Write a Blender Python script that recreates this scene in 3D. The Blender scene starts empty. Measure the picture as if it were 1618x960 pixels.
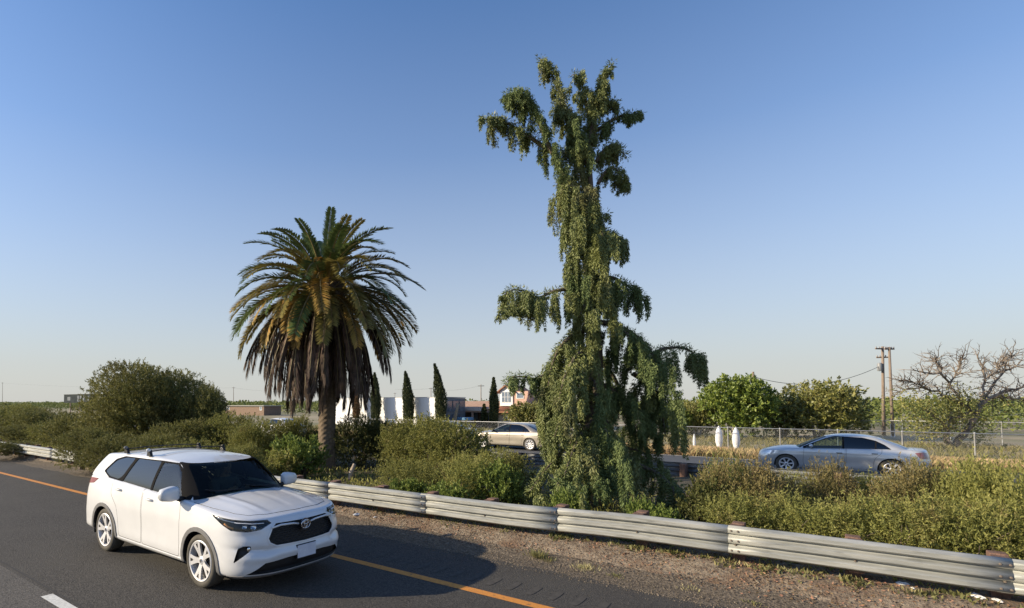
import bpy, bmesh, math, random
import numpy as np
from mathutils import Vector, Matrix
R = math.radians
SC = bpy.context.scene
COL = SC.collection
rng = np.random.default_rng(7)
random.seed(7)

# ------------------------------------------------------------ camera
FPX, CXP, CYP, CAMZ = 860.0, 629.0, 600.0, 2.5
AZ, PIT = R(51.158), R(2.4635)
cam_d = bpy.data.cameras.new('camera'); cam = bpy.data.objects.new('camera', cam_d); COL.objects.link(cam)
cam.location = (0, 0, CAMZ); cam.rotation_euler = (R(90) + PIT, 0, R(90) - AZ)
cam_d.sensor_width = 36; cam_d.lens = 36 * FPX / 1618
cam_d.shift_x = (809 - CXP) / 1618; cam_d.shift_y = (CYP - 480) / 1618
cam_d.clip_start = 0.05; cam_d.clip_end = 6000
SC.camera = cam
# ------------------------------------------------------------ sky and sun
SUNV = Vector((-1.9, -1.7, 1.0)).normalized()
EL = math.asin(SUNV.z); AZS = math.atan2(SUNV.x, SUNV.y)
wd = bpy.data.worlds.new('World'); SC.world = wd; wd.use_nodes = True
nt = wd.node_tree; bg = nt.nodes['Background']
sky = nt.nodes.new('ShaderNodeTexSky'); sky.sky_type = 'NISHITA'; sky.sun_disc = False
sky.sun_elevation = EL; sky.sun_rotation = AZS
sky.altitude = 20; sky.air_density = 1.0; sky.dust_density = 0.5; sky.ozone_density = 5.0
# valley haze: the whole sky pales evenly towards the horizon
tcw = nt.nodes.new('ShaderNodeTexCoord'); sx = nt.nodes.new('ShaderNodeSeparateXYZ'); nt.links.new(tcw.outputs['Generated'], sx.inputs[0])
hz = nt.nodes.new('ShaderNodeValToRGB'); nt.links.new(sx.outputs['Z'], hz.inputs[0]); hz.color_ramp.interpolation = 'EASE'
_el = hz.color_ramp.elements; _el[0].position = 0; _el[0].color = (.95, .95, .95, 1); _el[1].position = .62; _el[1].color = (0, 0, 0, 1)
for p_, v_ in ((.06, .88), (.15, .66), (.28, .38), (.42, .14)): _n = _el.new(p_); _n.color = (v_, v_, v_, 1)
hz.color_ramp.interpolation = 'LINEAR'
mxw = nt.nodes.new('ShaderNodeMix'); mxw.data_type = 'RGBA'; nt.links.new(hz.outputs[0], mxw.inputs[0]); nt.links.new(sky.outputs[0], mxw.inputs[6])
mxw.inputs[7].default_value = (3.16, 3.06, 2.80, 1)
tnt = nt.nodes.new('ShaderNodeMix'); tnt.data_type = 'RGBA'; tnt.blend_type = 'MULTIPLY'; tnt.inputs[0].default_value = 1; tnt.inputs[7].default_value = (.955, .985, 1.02, 1)
nt.links.new(mxw.outputs[2], tnt.inputs[6]); nt.links.new(tnt.outputs[2], bg.inputs[0]); bg.inputs[1].default_value = 0.135
sd = bpy.data.lights.new('sun', 'SUN'); sun = bpy.data.objects.new('sun', sd); COL.objects.link(sun)
sd.energy = 5.0; sd.angle = R(0.55); sd.color = (1.0, 0.84, 0.60)
sun.rotation_euler = SUNV.to_track_quat('Z', 'Y').to_euler(); sun.location = (-20, -20, 30)
SC.view_settings.view_transform = 'Standard'; SC.view_settings.look = 'None'
SC.view_settings.exposure = 0.58; SC.view_settings.gamma = 1.0

# ------------------------------------------------------------ survey helpers (photo sightings to places)
_f0 = np.array([-math.cos(AZ), math.sin(AZ), 0]); _r0 = np.array([math.sin(AZ), math.cos(AZ), 0]); _u0 = np.array([0, 0, 1.])
_f = _f0 * math.cos(PIT) + _u0 * math.sin(PIT); _u = -_f0 * math.sin(PIT) + _u0 * math.cos(PIT)
def at(x, y, Y=None, z=0.0, d=None):
    v = _f * FPX + _r0 * (x - CXP) - _u * (y - CYP)
    t = Y / v[1] if Y is not None else (d / FPX if d is not None else (z - CAMZ) / v[2])
    return np.array([0, 0, CAMZ]) + v * t

# ------------------------------------------------------------ materials
MATS = {}
def pm(name, c1, c2=None, rough=0.6, scale=8.0, metal=0.0, bump=0.0, bscale=None, coat=0.0, spec=0.5, detail=6, lo=0.35, hi=0.65,
       c3=None, s3=1.0, lo3=.55, hi3=.7, isl=0.0, trans=0.0, stretch=None, emit=None):
    """noise mix c1..c2, patches of c3, per-island variation, bump, translucency"""
    if name in MATS: return MATS[name]
    m = bpy.data.materials.new(name); m.use_nodes = True; MATS[name] = m
    t = m.node_tree; N = t.nodes; L = t.links; b = N['Principled BSDF']
    b.inputs['Roughness'].default_value = rough; b.inputs['Metallic'].default_value = metal
    b.inputs['Coat Weight'].default_value = coat; b.inputs['Coat Roughness'].default_value = 0.04
    b.inputs['Specular IOR Level'].default_value = spec
    tc = N.new('ShaderNodeTexCoord'); vec = tc.outputs['Object']
    if stretch:
        mp = N.new('ShaderNodeMapping'); mp.inputs['Scale'].default_value = stretch; L.new(vec, mp.inputs[0]); vec = mp.outputs[0]
    def noise(sc, det=detail):
        n = N.new('ShaderNodeTexNoise'); n.inputs['Scale'].default_value = sc; n.inputs['Detail'].default_value = det
        n.inputs['Roughness'].default_value = .6; L.new(vec, n.inputs['Vector']); return n.outputs['Fac']
    def ramp(f, a, c, lo_, hi_):
        r = N.new('ShaderNodeValToRGB'); r.color_ramp.elements[0].position = lo_; r.color_ramp.elements[1].position = hi_
        r.color_ramp.elements[0].color = (*a, 1); r.color_ramp.elements[1].color = (*c, 1); L.new(f, r.inputs[0]); return r.outputs[0]
    def mix(f, a, c, mode='MIX'):
        x = N.new('ShaderNodeMix'); x.data_type = 'RGBA'; x.blend_type = mode
        if isinstance(f, float): x.inputs[0].default_value = f
        else: L.new(f, x.inputs[0])
        for k, v in ((6, a), (7, c)):
            if isinstance(v, tuple): x.inputs[k].default_value = (*v, 1)
            else: L.new(v, x.inputs[k])
        return x.outputs[2]
    if c2 is None and c3 is None and not isl:
        b.inputs['Base Color'].default_value = (*c1, 1); col = None
    else:
        col = ramp(noise(scale), c1, c2 or c1, lo, hi)
        if c3: col = mix(ramp(noise(s3, 4), (0, 0, 0), (1, 1, 1), lo3, hi3), col, c3)
        if isl:
            g = N.new('ShaderNodeNewGeometry'); mr = N.new('ShaderNodeMapRange'); L.new(g.outputs['Random Per Island'], mr.inputs[0])
            mr.inputs[3].default_value = 1 - isl; mr.inputs[4].default_value = 1 + isl
            hs = N.new('ShaderNodeHueSaturation'); L.new(mr.outputs[0], hs.inputs['Value']); L.new(col, hs.inputs['Color'])
            mr2 = N.new('ShaderNodeMapRange'); L.new(g.outputs['Random Per Island'], mr2.inputs[0])
            mr2.inputs[3].default_value = .5 + isl * .05; mr2.inputs[4].default_value = .5 - isl * .05
            L.new(mr2.outputs[0], hs.inputs['Hue']); col = hs.outputs[0]
        L.new(col, b.inputs['Base Color'])
    if bump:
        bn = N.new('ShaderNodeBump'); bn.inputs['Strength'].default_value = min(1, bump); bn.inputs['Distance'].default_value = 0.02 * max(1, bump)
        L.new(noise(bscale or scale * 3), bn.inputs['Height']); L.new(bn.outputs[0], b.inputs['Normal'])
    if emit: b.inputs['Emission Color'].default_value = (*emit[0], 1); b.inputs['Emission Strength'].default_value = emit[1]
    if trans:
        tr = N.new('ShaderNodeBsdfTranslucent'); ms = N.new('ShaderNodeMixShader'); ms.inputs[0].default_value = trans
        if col is not None: L.new(col, tr.inputs[0])
        else: tr.inputs[0].default_value = (*c1, 1)
        L.new(b.outputs[0], ms.inputs[1]); L.new(tr.outputs[0], ms.inputs[2]); L.new(ms.outputs[0], N['Material Output'].inputs[0])
    return m

def glassmat(name, tint, refl=1.0, rough=0.02):
    if name in MATS: return MATS[name]
    m = bpy.data.materials.new(name); m.use_nodes = True; MATS[name] = m
    t = m.node_tree; N = t.nodes; L = t.links; N.remove(N['Principled BSDF'])
    tr = N.new('ShaderNodeBsdfTransparent'); tr.inputs[0].default_value = (*tint, 1)
    gl = N.new('ShaderNodeBsdfGlossy'); gl.inputs['Roughness'].default_value = rough; gl.inputs[0].default_value = (1, 1, 1, 1)
    fr = N.new('ShaderNodeFresnel'); fr.inputs[0].default_value = 1.6
    mu = N.new('ShaderNodeMath'); mu.operation = 'MULTIPLY'; mu.inputs[1].default_value = refl; L.new(fr.outputs[0], mu.inputs[0])
    ms = N.new('ShaderNodeMixShader'); L.new(mu.outputs[0], ms.inputs[0]); L.new(tr.outputs[0], ms.inputs[1]); L.new(gl.outputs[0], ms.inputs[2])
    L.new(ms.outputs[0], N['Material Output'].inputs[0]); return m

# ------------------------------------------------------------ object helpers
def tag(o, label=None, cat=None, group=None, kind=None):
    if label: o['label'] = label
    if cat: o['category'] = cat
    if group: o['group'] = group
    if kind: o['kind'] = kind
    return o
def thing(name, loc, label, cat, rz=0.0, group=None):
    o = bpy.data.objects.new(name, None); COL.objects.link(o); o.location = tuple(loc); o.rotation_euler = (0, 0, rz)
    o.empty_display_size = .3
    return tag(o, label, cat, group)
def link(name, me, mat=None, parent=None, loc=(0, 0, 0), rot=(0, 0, 0), scale=(1, 1, 1), kind=None):
    o = bpy.data.objects.new(name, me); COL.objects.link(o)
    if mat is not None and len(me.materials) == 0:
        for m_ in (mat if isinstance(mat, (list, tuple)) else [mat]): me.materials.append(m_)
    o.parent = parent; o.location = tuple(loc); o.rotation_euler = tuple(rot); o.scale = tuple(scale)
    if kind: o['kind'] = kind
    return o
def copy_tree(o, parent=None):
    c = o.copy(); COL.objects.link(c); c.parent = parent
    for ch in [k for k in bpy.data.objects if k.parent == o]: copy_tree(ch, c)
    return c
def npmesh(name, V, F, smooth=False, angle=None, mi=None):
    """V (n,3); F (m,k) int array"""
    V = np.asarray(V, np.float32); F = np.asarray(F, np.int32); me = bpy.data.meshes.new(name)
    me.vertices.add(len(V)); me.vertices.foreach_set('co', V.ravel())
    k = F.shape[1]; me.loops.add(F.size); me.loops.foreach_set('vertex_index', F.ravel())
    me.polygons.add(len(F)); me.polygons.foreach_set('loop_start', np.arange(0, F.size, k, dtype=np.int32))
    if mi is not None: me.polygons.foreach_set('material_index', np.asarray(mi, np.int32))
    me.update(calc_edges=True); me.validate()
    if smooth: me.shade_smooth()
    if angle: me.set_sharp_from_angle(angle=R(angle))
    return me
class MB:
    def __init__(s): s.v = []; s.f = []; s.m = []; s.cur = 0
    def add(s, V, F):
        o = len(s.v); s.v += [tuple(map(float, p)) for p in V]; s.f += [tuple(int(i) + o for i in f) for f in F]; s.m += [s.cur] * len(F); return s
    def box(s, c, d, rz=0.0, M=None):
        x, y, z = d[0] / 2, d[1] / 2, d[2] / 2
        P = [Vector((a * x, b * y, e * z)) for e in (-1, 1) for a, b in ((-1, -1), (1, -1), (1, 1), (-1, 1))]
        T = Matrix.Rotation(rz, 4, 'Z') if M is None else M
        P = [T @ p + Vector(c) for p in P]
        return s.add(P, [(3, 2, 1, 0), (4, 5, 6, 7), (0, 1, 5, 4), (1, 2, 6, 5), (2, 3, 7, 6), (3, 0, 4, 7)])
    def tube(s, P, r, n=8, cap=True, flat=1.0):
        P = [Vector(p) for p in P]; rr = r if isinstance(r, (list, tuple, np.ndarray)) else [r] * len(P)
        V = []; F = []; up = None
        for i, p in enumerate(P):
            t = (P[min(i + 1, len(P) - 1)] - P[max(i - 1, 0)]).normalized()
            if up is None: up = Vector((0, 0, 1)) if abs(t.z) < .9 else Vector((1, 0, 0))
            a = t.cross(up).normalized(); b = a.cross(t).normalized(); up = b
            for k in range(n):
                th = 2 * math.pi * k / n; V.append(p + a * math.cos(th) * rr[i] + b * math.sin(th) * rr[i] * flat)
        for i in range(len(P) - 1):
            for k in range(n):
                F.append((i * n + k, i * n + (k + 1) % n, (i + 1) * n + (k + 1) % n, (i + 1) * n + k))
        if cap: F.append(tuple(range(n))[::-1]); F.append(tuple(range((len(P) - 1) * n, len(P) * n)))
        return s.add(V, F)
    def lathe(s, prof, n=24, axis='Z', c=(0, 0, 0)):
        V = []; F = []; c = Vector(c)
        for r_, h in prof:
            for k in range(n):
                th = 2 * math.pi * k / n; a, b = r_ * math.cos(th), r_ * math.sin(th)
                V.append(c + Vector((a, b, h) if axis == 'Z' else ((a, h, b) if axis == 'Y' else (h, a, b))))
        for i in range(len(prof) - 1):
            for k in range(n):
                F.append((i * n + k, i * n + (k + 1) % n, (i + 1) * n + (k + 1) % n, (i + 1) * n + k))
        return s.add(V, F)
    def prism(s, poly, a0, a1, fn):
        """poly of 2-d points; fn(u, v, a) -> 3-d"""
        n = len(poly); V = [fn(u, v, a0) for u, v in poly] + [fn(u, v, a1) for u, v in poly]
        F = [tuple(range(n))[::-1], tuple(range(n, 2 * n))] + [(i, (i + 1) % n, n + (i + 1) % n, n + i) for i in range(n)]
        return s.add(V, F)
    def mesh(s, name, smooth=False, angle=None, bevel=0.0):
        me = bpy.data.meshes.new(name); me.from_pydata(s.v, [], s.f)
        for i, p in enumerate(me.polygons): p.material_index = s.m[i]
        bm = bmesh.new(); bm.from_mesh(me); bmesh.ops.recalc_face_normals(bm, faces=bm.faces)
        if bevel: bmesh.ops.bevel(bm, geom=list(bm.edges), offset=bevel, segments=2, affect='EDGES', profile=.6)
        bm.to_mesh(me); bm.free()
        if smooth: me.shade_smooth()
        if angle: me.set_sharp_from_angle(angle=R(angle))
        me.update(); return me
    def build(s, name, mat, parent=None, smooth=False, angle=None, bevel=0.0, **k):
        return link(name, s.mesh(name, smooth, angle, bevel), mat, parent, **k)
# ------------------------------------------------------------ cars
WHITE = pm('white_paint', (.66, .67, .69), (.62, .63, .65), rough=.35, scale=3, coat=.8)
SILV = pm('silver_paint', (.57, .58, .595), (.53, .545, .565), rough=.3, metal=.45, scale=4, coat=.7)
GOLD = pm('champagne_paint', (.46, .41, .34), (.42, .38, .31), rough=.35, metal=.45, scale=4, coat=.7)
GUNM = pm('blue_grey_paint', (.5, .53, .58), rough=.3, metal=.4, coat=.7)
TYRE = pm('tyre_rubber', (.055, .05, .042), (.09, .082, .068), rough=.85, scale=14)
ALLOY = pm('alloy', (.72, .72, .74), rough=.38, metal=.45)
DKPL = pm('dark_plastic', (.014, .014, .015), (.02, .02, .021), rough=.5, spec=.3)
TRMM = pm('trim_matte_black', (.012, .012, .013), rough=.9, spec=.08)
GRPL = pm('grey_plastic', (.13, .13, .135), (.16, .16, .165), rough=.6, scale=20)
SEAM = pm('shut_line', (.03, .03, .03), rough=.8)
CABIN = pm('cabin_trim', (.05, .048, .045), (.07, .066, .06), rough=.9)
SEATM = pm('seat_leather', (.16, .14, .12), (.2, .18, .155), rough=.7)
CHROME = pm('chrome', (.75, .76, .78), rough=.12, metal=1.0)
REDL = pm('red_lens', (.22, .008, .01), rough=.1, coat=1)
AMBER = pm('amber_lens', (.75, .33, .1), rough=.15, coat=.8)
LAMPG = glassmat('lamp_lens', (.9, .93, .95), .9)
WSG = glassmat('windscreen_glass', (.30, .38, .35), .35)
SDG = glassmat('door_glass', (.55, .64, .6), 1.0)
TNT = glassmat('tinted_glass', (.035, .04, .045), 1.3)
PLATEM = pm('plate_face', (.55, .57, .66), (.68, .7, .76), rough=.5, scale=9)

class Tab:
    def __init__(s, pts, w=0.0):
        p = sorted(pts); s.x = np.array([a for a, _ in p], float); s.y = np.array([b for _, b in p], float)
        if w:
            X = np.linspace(s.x[0] - 2 * w, s.x[-1] + 2 * w, 400); Y = np.interp(X, s.x, s.y)
            h = X[1] - X[0]; k = np.exp(-.5 * (np.arange(-60, 61) * h / w) ** 2); k /= k.sum()
            Y = np.convolve(np.pad(Y, 60, mode='edge'), k, 'valid'); s.x, s.y = X, Y
    def __call__(s, x): return float(np.interp(x, s.x, s.y))
def sup(n, m):
    """m+1 (cos, sin) pairs of a superellipse quarter spaced evenly by arc length"""
    th = np.linspace(0, math.pi / 2, 2000); c = np.cos(th) ** (2 / n); c[-1] = 0; q = np.sin(th) ** (2 / n)
    d = np.r_[0, np.cumsum(np.hypot(np.diff(c * .8), np.diff(q)))]; t = np.linspace(0, d[-1], m + 1)
    return list(zip(np.interp(t, d, c), np.interp(t, d, q)))
def ring_columns(x0f, x0r, nf, nr, mf, ms, mr):
    half = [('f', c, q) for c, q in sup(nf, mf)][:-1] + [('s', x0f + (x0r - x0f) * i / ms, 1) for i in range(ms)] + [('r', c, q) for c, q in sup(nr, mr)[::-1]]
    L = half[:-1]; full = [(k, a, b, 1) for k, a, b in half] + [(k, a, b, -1) for k, a, b in half[1:-1][::-1]]
    return full
def grid_faces(nu, nv, closed):
    F = []
    for i in range(nu if closed else nu - 1):
        j = (i + 1) % nu
        for k in range(nv - 1): F.append((i * nv + k, j * nv + k, j * nv + k + 1, i * nv + k + 1))
    return F
S2 = math.sqrt(.5)
DIRS = {'side': ((0, -1, 0), (1, 0, 0)), 'front': ((1, 0, 0), (0, 1, 0)), 'rear': ((-1, 0, 0), (0, 1, 0)),
        'fc': ((S2, -S2, 0), (S2, S2, 0)), 'rc': ((-S2, -S2, 0), (S2, -S2, 0)), 'top': ((0, 0, 1), (1, 0, 0))}
def circ(cx, cz, r, n=28, a0=0, a1=360):
    return [(cx + r * math.cos(R(a0 + (a1 - a0) * i / n)), cz + r * math.sin(R(a0 + (a1 - a0) * i / n))) for i in range(n)]
def offset_poly(P, d):
    n = len(P); A = sum(P[i][0] * P[(i + 1) % n][1] - P[(i + 1) % n][0] * P[i][1] for i in range(n)); s = 1 if A > 0 else -1; out = []
    for i in range(n):
        p0, p1, p2 = map(np.array, (P[i - 1], P[i], P[(i + 1) % n])); e1 = (p1 - p0) / np.linalg.norm(p1 - p0); e2 = (p2 - p1) / np.linalg.norm(p2 - p1)
        n1 = np.array([e1[1], -e1[0]]) * s; n2 = np.array([e2[1], -e2[0]]) * s; b = n1 + n2; b /= max(.5, b @ b / 2) ; out.append(tuple(p1 + b * d))
    return out
def round_poly(P, r, n=3):
    out = []; N_ = len(P)
    for i in range(N_):
        p0, p1, p2 = map(np.array, (P[i - 1], P[i], P[(i + 1) % N_])); l1 = np.linalg.norm(p0 - p1); l2 = np.linalg.norm(p2 - p1); rr = min(r, l1 * .45, l2 * .45)
        a = p1 + (p0 - p1) / l1 * rr; b = p1 + (p2 - p1) / l2 * rr
        for k in range(n + 1): t = k / n; out.append(tuple(a * (1 - t) ** 2 + p1 * 2 * t * (1 - t) + b * t * t))
    return out
def inpoly(P, u, v):
    P = np.array(P); x, y = P[:, 0], P[:, 1]; x2, y2 = np.roll(x, -1), np.roll(y, -1)
    u = np.asarray(u)[:, None]; v = np.asarray(v)[:, None]
    with np.errstate(divide='ignore', invalid='ignore'):
        c = ((y > v) != (y2 > v)) & (u < (x2 - x) * (v - y) / (y2 - y) + x)
    return c.sum(1) % 2 == 1
def shell_regions(V, F, specs, name='body'):
    """cut the shell along every spec's polygon and return {region index: (verts, normals, faces)}; specs: (key, dir, poly, side)"""
    bm = bmesh.new(); vs = [bm.verts.new(p) for p in V]
    for f in F:
        try: bm.faces.new([vs[i] for i in f])
        except ValueError: pass
    bmesh.ops.remove_doubles(bm, verts=bm.verts, dist=1e-4); bmesh.ops.recalc_face_normals(bm, faces=bm.faces); bm.normal_update()
    def uv(p, sp):
        y = p[1] if sp[3] == -1 else -p[1]
        if sp[1] == 'top': return p[0], y
        a = DIRS[sp[1]][1]; return p[0] * a[0] + y * a[1], p[2]
    for sp in specs:
        d = Vector(DIRS[sp[1]][0]); ax = Vector(DIRS[sp[1]][1]); sg = sp[3]
        if sg == 1: d.y *= -1; ax.y *= -1
        P = sp[2]; us = [p[0] for p in P]; ws = [p[1] for p in P]; bb = (min(us) - .03, max(us) + .03, min(ws) - .03, max(ws) + .03)
        fs = []
        for f in bm.faces:
            c = f.calc_center_median(); a, b = uv(c, sp)
            if bb[0] < a < bb[1] and bb[2] < b < bb[3] and f.normal.dot(d) > .12: fs.append(f)
        geom = list({e for f in fs for e in f.edges}) + list({v for f in fs for v in f.verts}) + fs
        for i in range(len(P)):
            p0, p1 = P[i], P[(i + 1) % len(P)]
            if sp[1] == 'top': q0 = Vector((p0[0], p0[1] * -sg, 0)); q1 = Vector((p1[0], p1[1] * -sg, 0))
            else: q0 = ax * p0[0] + Vector((0, 0, p0[1])); q1 = ax * p1[0] + Vector((0, 0, p1[1]))
            no = (q1 - q0).cross(d)
            if no.length < 1e-7: continue
            r = bmesh.ops.bisect_plane(bm, geom=geom, dist=1e-5, plane_co=q0, plane_no=no.normalized()); geom = r['geom']
    bm.normal_update(); bm.verts.ensure_lookup_table(); bm.faces.ensure_lookup_table()
    C = np.array([f.calc_center_median() for f in bm.faces]); Nn = np.array([f.normal for f in bm.faces]); lab = np.full(len(C), -1)
    for i, sp in enumerate(specs):
        d = np.array(DIRS[sp[1]][0]); y = C[:, 1] if sp[3] == -1 else -C[:, 1]; Nd = Nn.copy(); Nd[:, 1] *= (1 if sp[3] == -1 else -1)
        if sp[1] == 'top': u, w = C[:, 0], y
        else: a = DIRS[sp[1]][1]; u, w = C[:, 0] * a[0] + y * a[1], C[:, 2]
        ok = inpoly(sp[2], u, w) & (Nd @ d > .12) & (lab < 0); lab[ok] = i
    out = {}
    for f in bm.faces: out.setdefault(int(lab[f.index]), []).append(f)
    res = {}
    for k, fs in out.items():
        idx = {}; VV = []; NN = []; FF = []
        for f in fs:
            q = []
            for v in f.verts:
                if v.index not in idx: idx[v.index] = len(VV); VV.append(v.co.copy()); NN.append(v.normal.copy())
                q.append(idx[v.index])
            FF.append(tuple(q))
        res[k] = (VV, NN, FF)
    bm.free(); return res
def region_mesh(name, regs, off=0.0, skirt=True, angle=38, skm=None):
    """join one or more regions, push them along their normals and close the rim"""
    V = []; F = []; MI = []
    for VV, NN, FF in regs:
        o = len(V); n = len(VV); V += [v + nn * off for v, nn in zip(VV, NN)]; F += [tuple(i + o for i in f) for f in FF]; MI += [0] * len(FF)
        if skirt and abs(off) > 1e-5:
            cnt = {}
            for f in FF:
                for a, b in zip(f, f[1:] + f[:1]): cnt.setdefault((min(a, b), max(a, b)), []).append((a, b))
            V += [v.copy() for v in VV]
            for e in cnt.values():
                if len(e) == 1: a, b = e[0]; F.append((b + o, a + o, a + o + n, b + o + n)); MI.append(1 if skm is not None else 0)
    me = bpy.data.meshes.new(name); me.from_pydata(V, [], F)
    me.polygons.foreach_set('material_index', MI); me.shade_smooth(); me.set_sharp_from_angle(angle=R(angle)); me.update()
    return me

def body_shell(S, q=1.0):
    W = S['w']; xn = S['xn']; xt = S['xt']; x0f, x0r = S['x0']; nf, nr = S['n']; deck = S['deck']; crown = S['crown']; zb = S['zb']; r = S.get('r', .06)
    hoodf = S.get('hoodf')
    wtop = max(W(z) for z in np.linspace(.3, 1.2, 20))
    def dk(x, y):
        t = max(-1, min(1, y / (wtop - r))); z = deck(x) + crown(x) * (1 - t * t)
        return z + (hoodf(x, y) if hoodf else 0)
    cols = ring_columns(x0f, x0r, nf, nr, int(34 * q), int(130 * q), int(26 * q)); nv = int(44 * q)
    lv = np.linspace(0, 1, nv - 6).tolist()[:-1] + [1 - .012 * k for k in range(6, -1, -1)]; lv = sorted(set(lv)); nv = len(lv)
    def top(k, a, b):
        zs = 1.0
        for _ in range(5):
            w = W(zs) - r
            x = a if k == 's' else (x0f + (xn(zs) - r - x0f) * a if k == 'f' else x0r + (xt(zs) + r - x0r) * a)
            zs = dk(x, w * b)
        return x, w * b, zs
    V = []
    for k, a, b, sg in cols:
        x_r, _, zs = top(k, a, b); z0 = zb(x_r)
        for v in lv:
            z = z0 + (zs - z0) * v; ins = 0.0
            if z > zs - r: ins = r * (1 - math.sqrt(max(0, 1 - ((z - zs + r) / r) ** 2)))
            if z < z0 + .05: ins += .03 * ((z0 + .05 - z) / .05) ** 2
            w = W(z) + (S['bulge'](x_r, z) if 'bulge' in S else 0)
            if k == 's': p = (a, (w - ins) * sg, z)
            elif k == 'f': p = (x0f + (xn(z) - ins - x0f) * a + (S['relief'](w * b, z) * a if 'relief' in S else 0), (w - ins) * b * sg, z)
            else: p = (x0r + (xt(z) + ins - x0r) * a, (w - ins) * b * sg, z)
            V.append(p)
    F = grid_faces(len(cols), nv, True)
    # deck
    nx, ny = int(150 * q), int(56 * q); D = []
    ts = np.sin(np.linspace(-math.pi / 2, math.pi / 2, ny + 1))
    for t in ts:
        cf = max(0, 1 - abs(t) ** nf) ** (1 / nf); cr = max(0, 1 - abs(t) ** nr) ** (1 / nr)
        xa = top('f', cf, abs(t))[0]; xb = top('r', cr, abs(t))[0]
        for i in range(nx + 1):
            x = xb + (xa - xb) * i / nx; zz = dk(x, t * (wtop - r)); yy = t * (W(zz) - r); D.append((x, yy, zz))
    FD = grid_faces(ny + 1, nx + 1, False)
    return V, F, D, FD, dk
def green_shell(S, dk, q=1.0):
    G = S['green']; x0f, x0r = G['x0']; x1f, x1r = G['x1']; nf, nr = G['n']; wb, wr = G['w']; bf, br = G['belt']; tf, tr = G['top']; roof = G['roof']; rr = .05
    cols = ring_columns(1.0, 0.0, nf, nr, int(30 * q), int(80 * q), int(24 * q)); lv = [i / 26 for i in range(25)] + [.94, .96, .975, .987, .995, 1.0]; nv = len(lv)
    V = []
    def outline(k, a, b, v):
        e = v; X0f = x0f + (x1f - x0f) * e; X0r = x0r + (x1r - x0r) * e; w = wb + (wr - wb) * (e ** 1.35)
        if k == 's': return X0r + (X0f - X0r) * a, w
        if k == 'f': return X0f + (bf + (tf - bf) * e + .03 * math.sin(math.pi * e) - X0f) * a, w * b
        return X0r + (br + (tr - br) * e - .03 * math.sin(math.pi * e) - X0r) * a, w * b
    for k, a, b, sg in cols:
        x0_, y0_ = outline(k, a, b, 0); x1_, y1_ = outline(k, a, b, 1)
        z0 = dk(x0_, y0_) - .015; z1 = roof(x1_)
        for v in lv:
            x, y = outline(k, a, b, v); z = z0 + (z1 - z0) * v; ins = 0
            if v > .92: t = (v - .92) / .08; ins = rr * (1 - math.sqrt(1 - t * t)); 
            cxm = (x1f + x1r) / 2; dn = math.hypot(x - cxm, y) + 1e-6
            if k == 's': y -= ins
            else: f = 1 - ins / max(.3, math.hypot(x - (x1f if k == 'f' else x1r), y)); y *= f; base = (x1f if k == 'f' else x1r); x = base + (x - base) * f
            V.append((x, y * sg, z))
    F = grid_faces(len(cols), nv, True)
    nx, ny = int(70 * q), int(30 * q); T = []; cr = G['crown']
    for t in np.sin(np.linspace(-math.pi / 2, math.pi / 2, ny + 1)):
        cf = max(0, 1 - abs(t) ** nf) ** (1 / nf); crr = max(0, 1 - abs(t) ** nr) ** (1 / nr)
        xa = x1f + (tf - rr - x1f) * cf; xb = x1r + (tr + rr - x1r) * crr
        for i in range(nx + 1):
            x = xb + (xa - xb) * i / nx; e = 1 - abs(2 * i / nx - 1) ** 3
            T.append((x, t * (wr - rr + .002), roof(x) + cr * (1 - t * t) * e))
    return V, F, T, grid_faces(ny + 1, nx + 1, False)
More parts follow.
